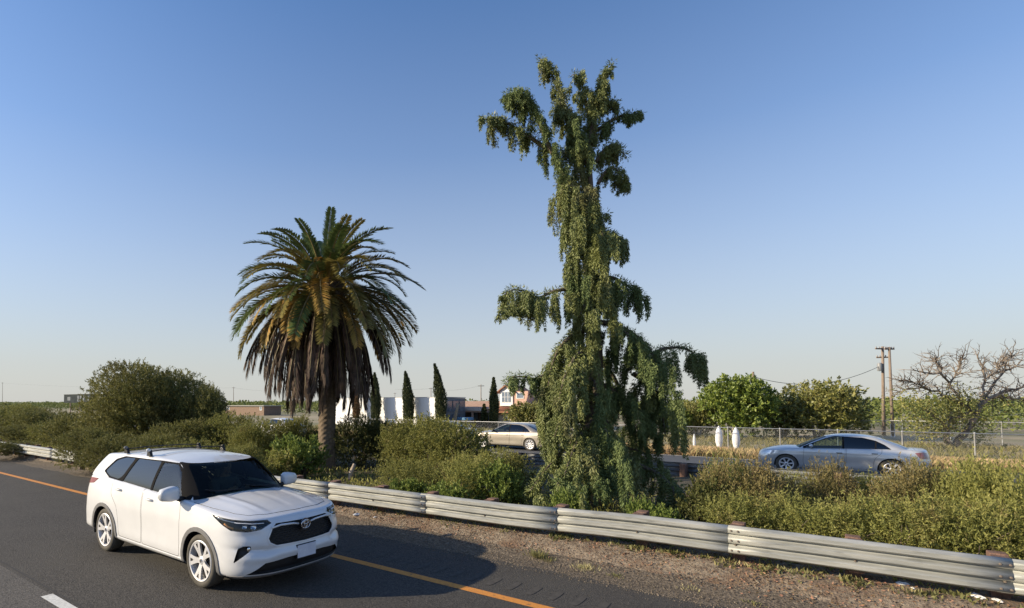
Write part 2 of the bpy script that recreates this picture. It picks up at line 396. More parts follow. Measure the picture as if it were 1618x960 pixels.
def wheel(parent, x, y, r, rim_r, w=.22, spokes=5, steer=0.0, style='split', loc_z=None):
    s = 1 if y > 0 else -1; e = bpy.data.objects.new('wheel', None); COL.objects.link(e); e.parent = parent; e.location = (x, y - s * w / 2, r); e.rotation_euler = (0, 0, steer)
    key = ('whl', round(r, 3), s, style)
    if key not in WHC:
        h = w / 2; n = 56; rr = rim_r
        t = MB(); pr = [(rr, -h * .8), (rr + .02, -h * .96), (r - .05, -h), (r - .015, -h * .85), (r, -h * .6), (r, h * .6), (r - .015, h * .85), (r - .05, h), (rr + .02, h * .96), (rr, h * .8)]
        t.lathe(pr, n, 'Y'); tm = t.mesh('tyre', True, 50)
        a = MB(); o = s * h
        a.lathe([(rr + .008, o * .9), (rr - .002, o * .97), (rr - .018, o * .93), (rr - .03, o * .62), (rr - .035, -o * .5)], n, 'Y')
        a.lathe([(.001, o * .78), (.05, o * .76), (.062, o * .7), (.068, o * .5)], 24, 'Y')
        for k in range(spokes):
            th = 2 * math.pi * (k + .25) / spokes
            U = Vector((math.cos(th), 0, math.sin(th))); T_ = Vector((-math.sin(th), 0, math.cos(th)))
            sub = [(-.05, -.02), (.02, .05)] if style == 'split' else [(-.022, .022)]
            if style == 'split':
                prof = [(.045, -.035, .035, .72), (.10, -.036, .036, .78), (.17, -.055, .055, .86), (rr - .02, -.082, .082, .92)]
            else: prof = [(.045, -.02, .02, .72), (.12, -.022, .022, .78), (rr - .02, -.03, .03, .9)]
            P = []; 
            for q_, a0, a1, d in prof:
                for aa in (a0, a1): P.append(U * q_ + T_ * aa + Vector((0, o * d, 0)))
                for aa in (a0 * .8, a1 * .8): P.append(U * q_ + T_ * aa + Vector((0, o * (d - .3), 0)))
            Fq = []
            for i in range(len(prof) - 1):
                b0, b1 = i * 4, i * 4 + 4; Fq += [(b0, b0 + 1, b1 + 1, b1), (b0, b1, b1 + 2, b0 + 2), (b0 + 1, b0 + 3, b1 + 3, b1 + 1)]
            a.add(P, Fq)
        am = a.mesh('rim', True, 35)
        b = MB(); b.lathe([(.001, o * .1), (rr - .03, o * .1)], 32, 'Y'); b.lathe([(.001, o * .34), (.16, o * .34), (.16, o * .12)], 32, 'Y'); bmh = b.mesh('brake_disc', True, 40)
        c = MB(); c.lathe([(.001, o * .84), (.026, o * .83), (.03, o * .74)], 20, 'Y'); cm = c.mesh('hub_cap', True, 40)
        g = None
        if style == 'split':
            g = MB()
            for k in range(spokes):
                th = 2 * math.pi * (k + .25) / spokes; U = Vector((math.cos(th), 0, math.sin(th))); T_ = Vector((-math.sin(th), 0, math.cos(th)))
                P = [U * q_ + T_ * aa + Vector((0, o * (d + .012), 0)) for q_, aa, d in ((.15, 0, .83), (rr - .03, -.026, .905), (rr - .03, .026, .905))]
                g.add(P, [(0, 1, 2)])
            g = g.mesh('spoke_slot', False)
            g.materials.append(DKPL)
        for m_, mt in ((tm, TYRE), (am, ALLOY), (bmh, DKPL), (cm, CHROME)): m_.materials.append(mt)
        WHC[key] = [('tyre', tm), ('rim', am), ('brake_disc', bmh), ('hub_cap', cm)] + ([('spoke_slot', g)] if g else [])
    for nm, m_ in WHC[key]:
        ob = link(nm, m_, None, e)
        if nm in ('rim', 'spoke_slot', 'hub_cap'): ob.rotation_euler = (0, 0.35 * (1 + x), 0)
    return e
WHC = {}
def make_car(root, S, paint, q=1.0):
    V, F, D, FD, dk = body_shell(S, q)
    specs = []; info = []
    for it in S['regions']:
        nm, dr, poly, off, mat, sides = it[:6]
        for sg in sides: specs.append((nm, dr, poly, sg)); info.append((nm, off, mat, sg))
    regs = shell_regions(V, F, specs)
    parts = []
    link('body', region_mesh('body', [regs[-1]]), paint, root)
    for i, (nm, off, mat, sg) in enumerate(info):
        if i not in regs or nm == 'hole': continue
        sm = None
        me = region_mesh(nm, [regs[i]], off); o = link(nm, me, paint if mat is None else mat, root)
    # deck with hood
    G = S['green']
    dspec = [('hood_gap', 'top', S['hood'], -1), ('hood', 'top', offset_poly(S['hood'], -.009), -1)]
    dspec = [dspec[1], dspec[0]]
    if 'trunk' in S: dspec += [('trunk_lid', 'top', offset_poly(S['trunk'], -.009), -1), ('gap', 'top', S['trunk'], -1)]
    hole = []
    dspec += [('hole', 'top', [(G['x0'][0] + (G['belt'][0] - .05 - G['x0'][0]) * c, sgn * (G['w'][0] - .05) * s_) for c, s_, sgn in
                              [(c, s_, 1) for c, s_ in sup(G['n'][0], 8)] ] +
                             [(G['x0'][1] + (G['belt'][1] + .05 - G['x0'][1]) * c, (G['w'][0] - .05) * s_) for c, s_ in sup(G['n'][1], 8)[::-1]] +
                             [(G['x0'][1] + (G['belt'][1] + .05 - G['x0'][1]) * c, -(G['w'][0] - .05) * s_) for c, s_ in sup(G['n'][1], 8)[1:]] +
                             [(G['x0'][0] + (G['belt'][0] - .05 - G['x0'][0]) * c, -(G['w'][0] - .05) * s_) for c, s_ in sup(G['n'][0], 8)[::-1][:-1]], -1)]
    # hole has priority over nothing else: reuse exact region order
    rg = shell_regions(D, FD, dspec)
    link('fender_top', region_mesh('fender_top', [rg[-1]]), paint, root)
    if 0 in rg: link('hood', region_mesh('hood', [rg[0]], .002), paint, root)
    gaps = [rg[k] for k in range(1, len(dspec)) if dspec[k][0] in ('gap', 'hood_gap') and k in rg]
    if gaps: link('hood_gap', region_mesh('hood_gap', gaps, -.012), SEAM, root)
    for k in range(2, len(dspec)):
        if dspec[k][0] == 'trunk_lid' and k in rg: link('trunk_lid', region_mesh('trunk_lid', [rg[k]], .002), paint, root)
    # greenhouse
    GV, GF, T, FT = green_shell(S, dk, q)
    specs = []; info = []
    for it in S['glass']:
        nm, dr, poly, off, mat, sides = it[:6]
        for sg in sides: specs.append((nm, dr, poly, sg)); info.append((nm, off, mat, sg))
    rg = shell_regions(GV, GF, specs)
    link('pillars', region_mesh('pillars', [rg[-1]]), paint, root)
    for i, (nm, off, mat, sg) in enumerate(info):
        if i in rg: link(nm, region_mesh(nm, [rg[i]], off), paint if mat is None else mat, root)
    link('roof', region_mesh('roof', [([Vector(p) for p in T], [Vector((0, 0, 1))] * len(T), FT)]), paint, root)
    # wheel wells and floor
    for wx in S['axles']:
        for sg in (-1, 1):
            m = MB(); r_ = S['arch_r'] + .006; n = 20
            P = []; yo, yi = sg * (S['track'] - .005), sg * (S['track'] - .36)
            for i in range(n + 1):
                th = math.pi * (i / n) * 1.16 - math.pi * .08
                for yy in (yo, yi): P.append((wx + r_ * math.cos(th), yy, S['wheel_r'] + r_ * math.sin(th)))
            m.add(P, [(2 * i, 2 * i + 1, 2 * i + 3, 2 * i + 2) for i in range(n)])
            m.add([(wx, yi, S['wheel_r'])] + [P[2 * i + 1] for i in range(n + 1)], [(0, i + 1, i + 2) for i in range(n)])
            m.build('wheel_well', DKPL, root, True, 40)
            wheel(root, wx, sg * S['track'], S['wheel_r'], S['rim_r'], spokes=S['spokes'], style=S['wstyle'], w=S.get('tw', .23))
    fl = MB(); L0, L1 = S['axles'][1] + .5, S['axles'][0] - .5
    fl.box(((L0 + L1) / 2, 0, .3), (L1 - L0 - .05, 1.6, .06)); fl.box((S['axles'][0] + .05, 0, .36), (1.3, .95, .1)); fl.box((S['axles'][1] - .1, 0, .36), (1.2, .95, .1))
    fl.build('floor_pan', DKPL, root)
    return dk
def seats(root, rows, sw=.5, zf=.55, top=1.12):
    for x, ys in rows:
        for y in ys:
            e = bpy.data.objects.new('seat', None); COL.objects.link(e); e.parent = root; e.location = (x, y, zf)
            m = MB(); m.box((.12, 0, 0), (.5, sw, .16)); m.build('cushion', SEATM, e, True, 40, .03)
            m = MB(); m.box((0, 0, 0), (.13, sw, top - zf), M=Matrix.Rotation(R(-14), 4, 'Y')); m.build('seat_back', SEATM, e, True, 40, .035, loc=(-.2, 0, (top - zf) / 2))
            m = MB(); m.box((0, 0, 0), (.1, .26, .18), M=Matrix.Rotation(R(-10), 4, 'Y')); m.build('headrest', SEATM, e, True, 40, .03, loc=(-.3, 0, top - zf + .1))
# ------------------------------------------------------------ white SUV
def bar_g(x, c, w): return math.exp(-((x - c) / w) ** 2)
SUV = dict(
    w=Tab([(.2, .885), (.3, .935), (.4, .952), (.5, .955), (.62, .962), (.85, .962), (1.0, .947), (1.1, .93), (1.2, .905), (1.3, .89)], .03),
    xn=Tab([(.2, 2.39), (.28, 2.49), (.36, 2.54), (.46, 2.54), (.6, 2.53), (.75, 2.51), (.88, 2.48), (.97, 2.43), (1.06, 2.34)], .03),
    xt=Tab([(.2, -2.36), (.35, -2.47), (.6, -2.47), (.8, -2.43), (1.0, -2.41), (1.2, -2.35), (1.3, -2.3)], .03),
    x0=(1.72, -1.95), n=(3.1, 3.6), r=.055,
    deck=Tab([(2.5, .93), (2.35, .965), (2.2, .995), (1.9, 1.035), (1.5, 1.07), (1.2, 1.10), (.8, 1.125), (0, 1.16), (-1, 1.215), (-1.7, 1.25), (-2.2, 1.25), (-2.5, 1.2)], .08),
    crown=Tab([(2.45, .03), (2.2, .055), (1.8, .085), (1.2, .085), (.9, .05), (.3, 0), (-2.5, 0)], .08),
    zb=Tab([(2.5, .24), (1.9, .24), (.95, .26), (-.9, .26), (-1.9, .33), (-2.5, .33)], .05),
    bulge=lambda x, z: .016 * (bar_g(x, 1.46, .42) + bar_g(x, -1.46, .46)) * bar_g(z, .8, .2) - .012 * bar_g(x, 0, .8) * bar_g(z, .62, .16),
    relief=lambda y, z: (-.045 * bar_g(z, .60 + .10 * max(0, y - .6), .035) + .03 * bar_g(z, .50, .05)) * max(0, min(1, (y - .45) / .15)) + .025 * bar_g(z, .53, .05) * max(0, min(1, (.6 - y) / .1)) - .02 * bar_g(z, .80, .05) * max(0, min(1, (y - .62) / .1)),
    hoodf=lambda x, y: (.016 * bar_g(abs(y), .47 + .08 * (1.9 - x), .045) + .010 * bar_g(abs(y), .60 + .08 * (1.9 - x), .09) - .006 * bar_g(y, 0, .03)) * max(0, min(1, (x - 1.1) / .2)) * max(0, min(1, (2.3 - x) / .25)),
    hood=[(1.16, -.86), (1.6, -.835), (2.0, -.775), (2.18, -.68), (2.275, -.45), (2.31, 0), (2.275, .45), (2.18, .68), (2.0, .775), (1.6, .835), (1.16, .86)],
    green=dict(x0=(.74, -2.0), x1=(.34, -1.8), n=(3.0, 4.0), w=(.875, .665), belt=(1.28, -2.36), top=(.66, -2.13),
               roof=Tab([(.7, 1.565), (.3, 1.615), (-.5, 1.65), (-1.3, 1.64), (-1.9, 1.61), (-2.2, 1.585)], .1), crown=.05),
    axles=(1.46, -1.46), arch_r=.405, track=.945, wheel_r=.362, rim_r=.268, spokes=5, wstyle='split')
B = (-1, 1)
def door_regions(name, P, gap=.007): return [(name, 'side', offset_poly(P, -gap), 0.0, None, B), ('door_gap', 'side', P, -.012, SEAM, B)]
LAMPH = pm('lamp_housing', (.16, .165, .17), (.42, .43, .44), rough=.25, scale=9, metal=.5)
RG = []
for ax in (1.46, -1.46): RG += [('hole', 'side', circ(ax, .362, .405, 32), 0, None, B)]
for ax in (1.46, -1.46): RG += [('arch_trim', 'side', circ(ax, .362, .462, 32), .012, GRPL, B)]
RG += [('headlight_lens', 'fc', round_poly([(.58, 1.015), (.74, .925), (.86, .868), (1.08, .853), (1.24, .872), (1.345, .93), (1.30, .962), (1.10, .968), (.85, .985)], .03), -.006, LAMPG, B),
       ('headlight_housing', 'fc', offset_poly([(.56, 1.023), (.74, .92), (.86, .862), (1.08, .847), (1.24, .866), (1.355, .93), (1.305, .969), (1.10, .975), (.85, .993)], .004), -.03, LAMPH, B)]
RG += [('fog_recess', 'fc', round_poly([(.90, .45), (1.12, .61), (1.125, .67), (1.03, .672), (.955, .635)], .02), -.045, DKPL, B)]
RG += [('tail_light', 'rc', round_poly([(-.63, 1.2), (-.72, 1.11), (-.98, 1.075), (-1.5, 1.07), (-1.5, 1.16), (-.95, 1.19)], .02), .006, REDL, B)]
RG += door_regions('front_door', round_poly([(-.155, .34), (.93, .33), (.95, .55), (.965, .92), (.90, 1.4), (-.18, 1.4), (-.165, .9)], .05))
RG += door_regions('rear_door', round_poly([(-.175, .34), (-.185, .9), (-.20, 1.4), (-1.25, 1.4), (-1.24, 1.0), (-1.0, .82), (-.95, .62), (-.93, .345)], .05))
RG += [('sill_trim', 'side', [(-1.02, .0), (1.02, .0), (1.02, .315), (-1.02, .33)], .006, None, B)]
gr = [(-.44, .925), (0, .915), (.44, .925), (.50, .88), (.575, .745), (.555, .69), (.47, .642), (0, .628), (-.47, .642), (-.555, .69), (-.575, .745), (-.50, .88)]
RG += [('grille', 'front', offset_poly(gr, -.008), -.05, DKPL, (-1,)), ('grille_surround', 'front', offset_poly(gr, .012), .008, None, (-1,))]
RG += [('lower_intake', 'front', [(-.80, .30), (-.62, .445), (-.3, .47), (.3, .47), (.62, .445), (.80, .30)], -.04, DKPL, (-1,))]
RG += [('bumper_lip', 'front', [(-1, .15), (1, .15), (1, .255), (.8, .285), (-.8, .285), (-1, .255)], .008, GRPL, (-1,))]
SUV['regions'] = RG
fd = round_poly([(.0, 1.05), (.01, 1.572), (.42, 1.572), (.60, 1.46), (.84, 1.155), (.84, 1.05)], .03)
rd = round_poly([(-1.09, 1.05), (-.93, 1.3), (-.80, 1.582), (-.06, 1.582), (-.06, 1.05)], .03)
qw = round_poly([(-1.70, 1.33), (-1.5, 1.52), (-1.25, 1.578), (-.89, 1.582), (-1.02, 1.3), (-1.14, 1.235), (-1.5, 1.26)], .05)
SUV['glass'] = [('windscreen', 'front', round_poly([(-.775, 1.0), (.775, 1.0), (.61, 1.575), (0, 1.60), (-.61, 1.575)], .05), -.004, WSG, (-1,)),
    ('front_door_window', 'side', fd, -.006, SDG, B), ('rear_door_window', 'side', rd, -.006, TNT, B), ('quarter_window', 'side', qw, -.006, TNT, B),
    ('window_trim', 'side', round_poly([(-1.74, 1.325), (-1.53, 1.535), (-1.27, 1.594), (.0, 1.597), (.43, 1.588), (.74, 1.43), (1.02, 1.17), (1.02, 1.05), (-1.2, 1.05), (-1.5, 1.24)], .03), .001, TRMM, B),
    ('rear_window', 'rear', round_poly([(-.68, 1.27), (.68, 1.27), (.58, 1.54), (-.58, 1.54)], .06), -.004, TNT, (-1,)),
    ('windscreen_frame', 'front', round_poly([(-.87, .9), (.87, .9), (.66, 1.60), (-.66, 1.60)], .03), .001, TRMM, (-1,))]
def build_suv():
    root = thing('suv', (-8.235, 5.07, 0.004), 'white mid-size SUV driving along the dark asphalt lane beside the orange line', 'SUV')
    S = SUV; dk = make_car(root, S, WHITE, 1.0)
    # grille mesh: slats with staggered cells
    fx = lambda y: S['x0'][0] + (S['xn'](.78) - S['x0'][0]) * (1 - abs(y / .96) ** 3.1) ** (1 / 3.1)
    m = MB()
    for i in range(9):
        z = .655 + i * .03
        hw = .56 - abs(z - .73) * .55 - (.03 if z > .87 else 0)
        P = [(fx(y) - .028 + (.006 if (j + i) % 2 else -.004), y, z + (.007 if (j + i) % 2 else -.007)) for j, y in enumerate(np.linspace(-hw, hw, 23))]
        m.tube(P, .0045, 4)
    m.build('grille_mesh', pm('grille_black', (.018, .018, .019), rough=.35), root)
    P = [(fx(y) + .006, y, z) for y, z in ((-.52, .875), (-.40, .898), (-.2, .888), (-.11, .87))]
    for sg in (-1, 1): m = MB(); m.tube([(a, b * -sg, c) for a, b, c in P], [.012, .014, .013, .012], 8); m.build('grille_bar', WHITE, root, True)
    e = bpy.data.objects.new('emblem', None); COL.objects.link(e); e.parent = root; e.location = (fx(0) + .018, 0, .852)
    m = MB(); m.lathe([(.001, -.012), (.078, -.012), (.08, 0.0), (.001, .004)], 32, 'X'); m.build('badge_plate', pm('badge_dark', (.03, .035, .05), rough=.2, coat=1), e, True, 40)
    def ell(a, b, cz, cy=0): return [(.012, cy + a * math.cos(t), cz + b * math.sin(t)) for t in np.linspace(0, 2 * math.pi, 33)]
    for a, b, cz in ((.078, .056, 0), (.024, .052, .002), (.05, .022, .022)): m = MB(); m.tube(ell(a, b, cz), .0055, 6, False); m.build('oval_ring', CHROME, e, True)
    # plate: pale, unreadable in the photograph
    m = MB(); m.box((2.555, 0, .505), (.012, .32, .165)); m.build('licence_plate', PLATEM, root, bevel=.003)
    m = MB(); m.box((2.54, 0, .505), (.02, .34, .185)); m.build('plate_bracket', DKPL, root, bevel=.003)
    for sg in (-1, 1):
        # headlamp internals
        h = bpy.data.objects.new('lamp_unit', None); COL.objects.link(h); h.parent = root; h.location = (0, 0, 0)
        m = MB()
        for (x, y, r_) in ((2.29, .70, .04), (2.20, .775, .036)):
            m.lathe([(.001, -.02), (r_ * .6, -.01), (r_, .02), (r_ * 1.15, .022)], 20, 'X', (x, y * sg, .9))
        m.build('reflector', CHROME, h, True)
        m = MB(); m.tube([(2.40, .60 * sg, .94), (2.32, .74 * sg, .942), (2.18, .86 * sg, .955), (2.0, .918 * sg, .975), (1.85, .93 * sg, .99)], .007, 6); m.build('daylight_strip', pm('lamp_white', (.7, .72, .75), rough=.2), h, True)
        m = MB(); m.tube([(2.14, .885 * sg, .885), (2.06, .91 * sg, .90), (2.0, .922 * sg, .935)], .014, 6); m.build('indicator', AMBER, h, True)
        m = MB(); m.lathe([(.001, .014), (.03, .012), (.038, 0), (.03, -.02)], 20, 'X', (2.325, .76 * sg, .628)); m.build('fog_lamp', CHROME, root, True)
        # mirror
        e = bpy.data.objects.new('wing_mirror', None); COL.objects.link(e); e.parent = root; e.location = (.86, sg * .90, 1.17)
        m = MB(); bm = bmesh.new(); bmesh.ops.create_icosphere(bm, subdivisions=3, radius=1)
        for v in bm.verts:
            v.co.x *= .10 * (1.0 if v.co.x > 0 else .55); v.co.y = v.co.y * .155 + .18; v.co.z = v.co.z * .105 * (1 - .25 * (v.co.y - .18) / .155) + .045; v.co.y *= sg
        for v in bm.verts:
            c = Vector((0, .18 * sg, .045)); d = v.co - c; e_ = Vector((d.x / .1, d.y / .155, d.z / .105)); mx = max(abs(e_.x), abs(e_.y), abs(e_.z), .01); k_ = e_.length / mx; v.co = c + d * (1 + (k_ - 1) * .45)
        me = bpy.data.meshes.new('mirror_shell'); bm.to_mesh(me); bm.free(); me.shade_smooth(); link('mirror_shell', me, WHITE, e)
        m = MB(); m.tube([(0.03, -.03 * sg, -.05), (.02, .05 * sg, -.03), (0, .12 * sg, .0)], [.045, .035, .04], 10); m.build('mirror_arm', DKPL, e, True)
        m = MB(); m.box((-.052, .17 * sg, .055), (.01, .23, .12)); m.build('mirror_glass', CHROME, e, bevel=.004)
        # door handles
        for hx, hz in ((.07, 1.035), (-.97, 1.085)):
            y = S['w'](hz) + .014
            m = MB(); m.tube([(hx - .09, (y - .02) * sg, hz), (hx - .075, (y + .012) * sg, hz), (hx + .075, (y + .012) * sg, hz), (hx + .09, (y - .02) * sg, hz)], .013, 8, flat=1); m.build('door_handle', WHITE, root, True)
            m = MB(); m.box((hx + .0, (y - .014) * sg, hz), (.11, .012, .025)); m.build('handle_cup', GRPL, root)
    for bx in (-1.27, -.48):
        m = MB(); m.tube([(bx, -.68, 1.715), (bx, -.35, 1.735), (bx, .35, 1.735), (bx, .68, 1.715)], .018, 10, flat=.5); m.build('roof_bar', DKPL, root, True)
        for sg in (-1, 1):
            m = MB(); m.prism([(-.07, 1.64), (.06, 1.64), (.012, 1.745), (-.03, 1.745)], sg * .65, sg * .70, lambda u, v, a: (bx + u, a, v)); m.build('bar_foot', DKPL, root, bevel=.008)
        m = MB(); m.lathe([(.001, -.035), (.022, -.027), (.032, 0), (.022, .027), (.001, .035)], 14, 'Y', (bx + .0, -.70, 1.735)); m.build('bar_end_cap', WHITE if bx > -1 else GRPL, root, True)  # the front cap's white is a glint put into its colour
    # wipers and cowl, antenna fin
    m = MB(); m.tube([(1.235, .55, 1.195), (1.20, .1, 1.235), (1.12, -.05, 1.262)], .008, 6); m.tube([(1.235, -.1, 1.21), (1.19, -.5, 1.225), (1.08, -.64, 1.245)], .008, 6); m.build('wiper', DKPL, root)
    # cabin
    seats(root, [(.25, (-.38, .38)), (-.72, (-.42, 0, .42))], zf=.62, top=1.2)
    m = MB(); m.prism([(.78, .6), (1.15, .6), (1.2, 1.05), (1.05, 1.12), (.75, 1.08), (.7, .9)], -.78, .78, lambda u, v, a: (u, a, v)); m.build('dashboard', CABIN, root, bevel=.02)
    m = MB(); m.tube([(.62 + .05 * math.sin(t), .38 + .17 * math.cos(t), 1.02 + .17 * math.sin(t)) for t in np.linspace(0, 2 * math.pi, 25)], .014, 6, False); m.tube([(.62, .22, 1.02), (.75, .38, .98), (.62, .54, 1.02)], .015, 6); m.build('steering_wheel', DKPL, root, True)
    m = MB()
    for sg in (-1, 1): m.box((-.55, sg * .83, .82), (2.9, .03, .62))
    m.box((-2.2, 0, .8), (.04, 1.5, .6)); m.build('door_lining', CABIN, root)
    m = MB(); m.box((-.8, 0, 1.575), (2.0, 1.1, .02)); m.build('headliner', pm('headliner', (.35, .34, .32), rough=.9), root)
    m = MB(); m.box((.50, 0, 1.50), (.03, .24, .06)); m.build('rear_view_mirror', DKPL, root, bevel=.01)
    m = MB(); m.box((-2.3, 0, .5), (.3, 1.0, .1)); m.build('exhaust_box', DKPL, root)
    return root
build_suv()
# ------------------------------------------------------------ sedans on the far carriageway
def sedan_spec(kind):
    f = kind == 'fast'
    S = dict(
        w=Tab([(.18, .83), (.28, .87), (.4, .885), (.55, .895), (.7, .895), (.85, .88), (.95, .86), (1.1, .83)], .03),
        xn=Tab([(.18, 2.17), (.3, 2.3), (.45, 2.34), (.6, 2.32), (.72, 2.26), (.82, 2.15), (.95, 2.0)], .03),
        xt=Tab([(.2, -2.3), (.35, -2.40), (.6, -2.42), (.8, -2.37), (1.0, -2.30), (1.1, -2.28)], .03),
        x0=(1.5, -1.85), n=(2.5, 3.0), r=.05,
        deck=Tab([(2.35, .66), (2.15, .74), (1.9, .81), (1.5, .87), (1.1, .90), (.5, .925), (-.6, .965), (-1.4, .985), (-2.0, .985), (-2.3, .965), (-2.45, .93)], .08),
        crown=Tab([(2.3, .03), (2.0, .07), (1.5, .085), (1.0, .06), (.5, 0), (-1.6, 0), (-1.9, .03), (-2.4, .03)], .08),
        zb=Tab([(2.4, .18), (1.0, .2), (-1.2, .2), (-2.5, .24)], .05),
        bulge=lambda x, z: .018 * (bar_g(x, 1.41, .4) + bar_g(x, -1.41, .42)) * bar_g(z, .66, .16) - .014 * bar_g(x, 0, .8) * bar_g(z, .48, .12) + .006 * bar_g(z, .8, .03),
        hood=[(1.02, -.74), (1.5, -.72), (1.9, -.64), (2.08, -.48), (2.15, 0), (2.08, .48), (1.9, .64), (1.5, .72), (1.02, .74)],
        trunk=[(-1.98, -.62), (-2.26, -.58), (-2.30, 0), (-2.26, .58), (-1.98, .62)],
        green=dict(x0=(.68, -1.45), x1=(.0, -.85) if f else (.02, -.9), n=(2.8, 3.0), w=(.82, .56), belt=(1.18, -1.92), top=(.28, -1.12) if f else (.28, -1.15),
                   roof=Tab([(.4, 1.36), (.1, 1.385), (-.4, 1.395), (-.9, 1.37), (-1.2, 1.33)], .1), crown=.045),
        axles=(1.41, -1.41), arch_r=.36, track=.885, wheel_r=.33, rim_r=.235 if f else .215, spokes=10 if f else 7, wstyle='thin' if f else 'thin7', tw=.2)
    RG = []
    for ax in (1.41, -1.41): RG += [('hole', 'side', circ(ax, .33, .365, 24), 0, None, B)]
    if f: hl = [(.62, .70), (.85, .60), (1.12, .56), (1.22, .60), (1.05, .68), (.8, .74)]
    else: hl = [(.55, .80), (.62, .68), (.80, .58), (1.0, .56), (1.16, .60), (1.12, .68), (.85, .77)]
    RG += [('headlight_lens', 'fc', round_poly(hl, .02), .003, pm('sedan_lamp', (.5, .52, .55), (.8, .82, .85), rough=.12, metal=.4, scale=9, coat=1), B)]
    RG += [('tail_light', 'rc', round_poly([(-.78, .9), (-.86, .72), (-1.3, .70), (-1.3, .88), (-1.0, .93)], .02), .003, pm('sedan_tail', (.22, .07, .07), (.30, .16, .15), rough=.2, scale=9, coat=1), B)]
    RG += door_regions('front_door', round_poly([(-.20, .28), (.90, .28), (.93, .45), (.90, .8), (.86, 1.2), (-.26, 1.2), (-.24, .8)], .05))
    RG += door_regions('rear_door', round_poly([(-.23, .28), (-.27, .8), (-.29, 1.2), (-1.2, 1.2), (-1.18, .85), (-1.0, .66), (-.96, .5), (-.95, .29)], .05))
    RG += [('sill_trim', 'side', [(-1.0, 0), (1.0, 0), (1.0, .25), (-1.0, .25)], .004, DKPL if f else None, B)]
    RG += [('grille', 'front', round_poly([(-.3, .52), (.3, .52), (.38, .66), (-.38, .66)], .03), -.02, DKPL, (-1,)),
           ('lower_intake', 'front', round_poly([(-.5, .24), (.5, .24), (.45, .36), (-.45, .36)], .03), -.02, DKPL, (-1,)),
           ('licence_plate', 'rear', [(-.16, .6), (.16, .6), (.16, .74), (-.16, .74)], .004, PLATEM, (-1,))]
    S['regions'] = RG
    fd = round_poly([(-.17, .88), (-.17, 1.335), (.03, 1.345), (.30, 1.25), (.84, .99), (.84, .88)], .03)
    rd = round_poly([(-.99, .88), (-1.03, 1.23), (-.72, 1.315), (-.22, 1.335), (-.22, .88)], .03)
    qw = round_poly([(-1.04, .88), (-1.06, 1.20), (-1.25, 1.10), (-1.36, 1.0), (-1.30, .97)], .025)
    S['glass'] = [('windscreen', 'front', round_poly([(-.72, .85), (.72, .85), (.53, 1.345), (-.53, 1.345)], .04), -.003, WSG, (-1,)),
        ('front_door_window', 'side', fd, -.004, SDG, B), ('rear_door_window', 'side', rd, -.004, TNT, B), ('quarter_window', 'side', qw, -.004, TNT, B),
        ('window_trim', 'side', round_poly([(-1.42, .98), (-1.26, 1.12), (-1.04, 1.245), (-.72, 1.33), (-.2, 1.35), (.05, 1.358), (.32, 1.262), (.92, .97), (.92, .85), (-1.42, .85)], .02), .001, TRMM, B),
        ('rear_window', 'rear', round_poly([(-.66, .95), (.66, .95), (.52, 1.31), (-.52, 1.31)], .05), -.003, TNT, (-1,))]
    return S
def build_sedan(loc, paint, kind, label, q, extras=True):
    root = thing('sedan', loc, label, 'car', rz=math.pi, group='cars on the far carriageway')
    S = sedan_spec(kind); make_car(root, S, paint, q)
    for sg in (-1, 1):
        e = bpy.data.objects.new('wing_mirror', None); COL.objects.link(e); e.parent = root; e.location = (.68, sg * .86, .99)
        bm = bmesh.new(); bmesh.ops.create_icosphere(bm, subdivisions=2, radius=1)
        for v in bm.verts: v.co = Vector((v.co.x * .06, (v.co.y * .11 + .10) * sg, v.co.z * .065 + .02))
        me = bpy.data.meshes.new('mirror_shell'); bm.to_mesh(me); bm.free(); me.shade_smooth(); link('mirror_shell', me, paint if kind != 'fast' else DKPL, e)
        m = MB(); m.tube([(0, -.06 * sg, -.03), (0, .06 * sg, 0)], .03, 8); m.build('mirror_arm', DKPL, e, True)
        for hx, hz in ((-.08, .80), (-1.0, .82)):
            y = S['w'](hz) + .012
            m = MB(); m.tube([(hx - .08, (y - .02) * sg, hz), (hx - .06, (y + .012) * sg, hz), (hx + .06, (y + .012) * sg, hz), (hx + .08, (y - .02) * sg, hz)], .013, 6); m.build('door_handle', DKPL if kind != 'fast' else paint, root, True)
    if extras:
        seats(root, [(.05, (-.36, .36)), (-.75, (-.36, .36))], zf=.42, top=1.0)
        m = MB(); m.prism([(.6, .45), (1.0, .45), (1.05, .84), (.65, .9), (.55, .75)], -.7, .7, lambda u, v, a: (u, a, v)); m.build('dashboard', CABIN, root, bevel=.02)
        m = MB(); m.tube([(.5 + .05 * math.sin(t), .36 + .17 * math.cos(t), .82 + .15 * math.sin(t)) for t in np.linspace(0, 2 * math.pi, 17)], .014, 5, False); m.build('steering_wheel', DKPL, root, True)
        m = MB()
        for sg in (-1, 1): m.box((-.25, sg * .78, .62), (2.2, .03, .5))
        m.box((-1.5, 0, .62), (.04, 1.4, .5)); m.build('door_lining', CABIN, root)
    return root
build_sedan((-.06, 24.95, 0.004), SILV, 'plain', 'silver blue sedan with tinted rear windows driving past the dry grass on the right', .75)
build_sedan((-14.1, 27.7, 0.004), GOLD, 'fast', 'champagne sedan half hidden behind the tall weeping cedar, all its side windows in view', .75)
build_sedan((float(at(714, 690, Y=26.9)[0]) + 1.41 - 2.82, 27.75, 0.004), GOLD, 'fast', 'champagne sedan with only its tail showing above the shrubs, ahead of the other champagne one', .4)
build_sedan((float(at(425, 660, Y=25.0)[0]), 25.9, 0.004), pm('pearl_paint', (.7, .71, .74), (.66, .67, .70), rough=.3, coat=.7), 'plain', 'white sedan seen through the shrubs left of the palm trunk', .4)
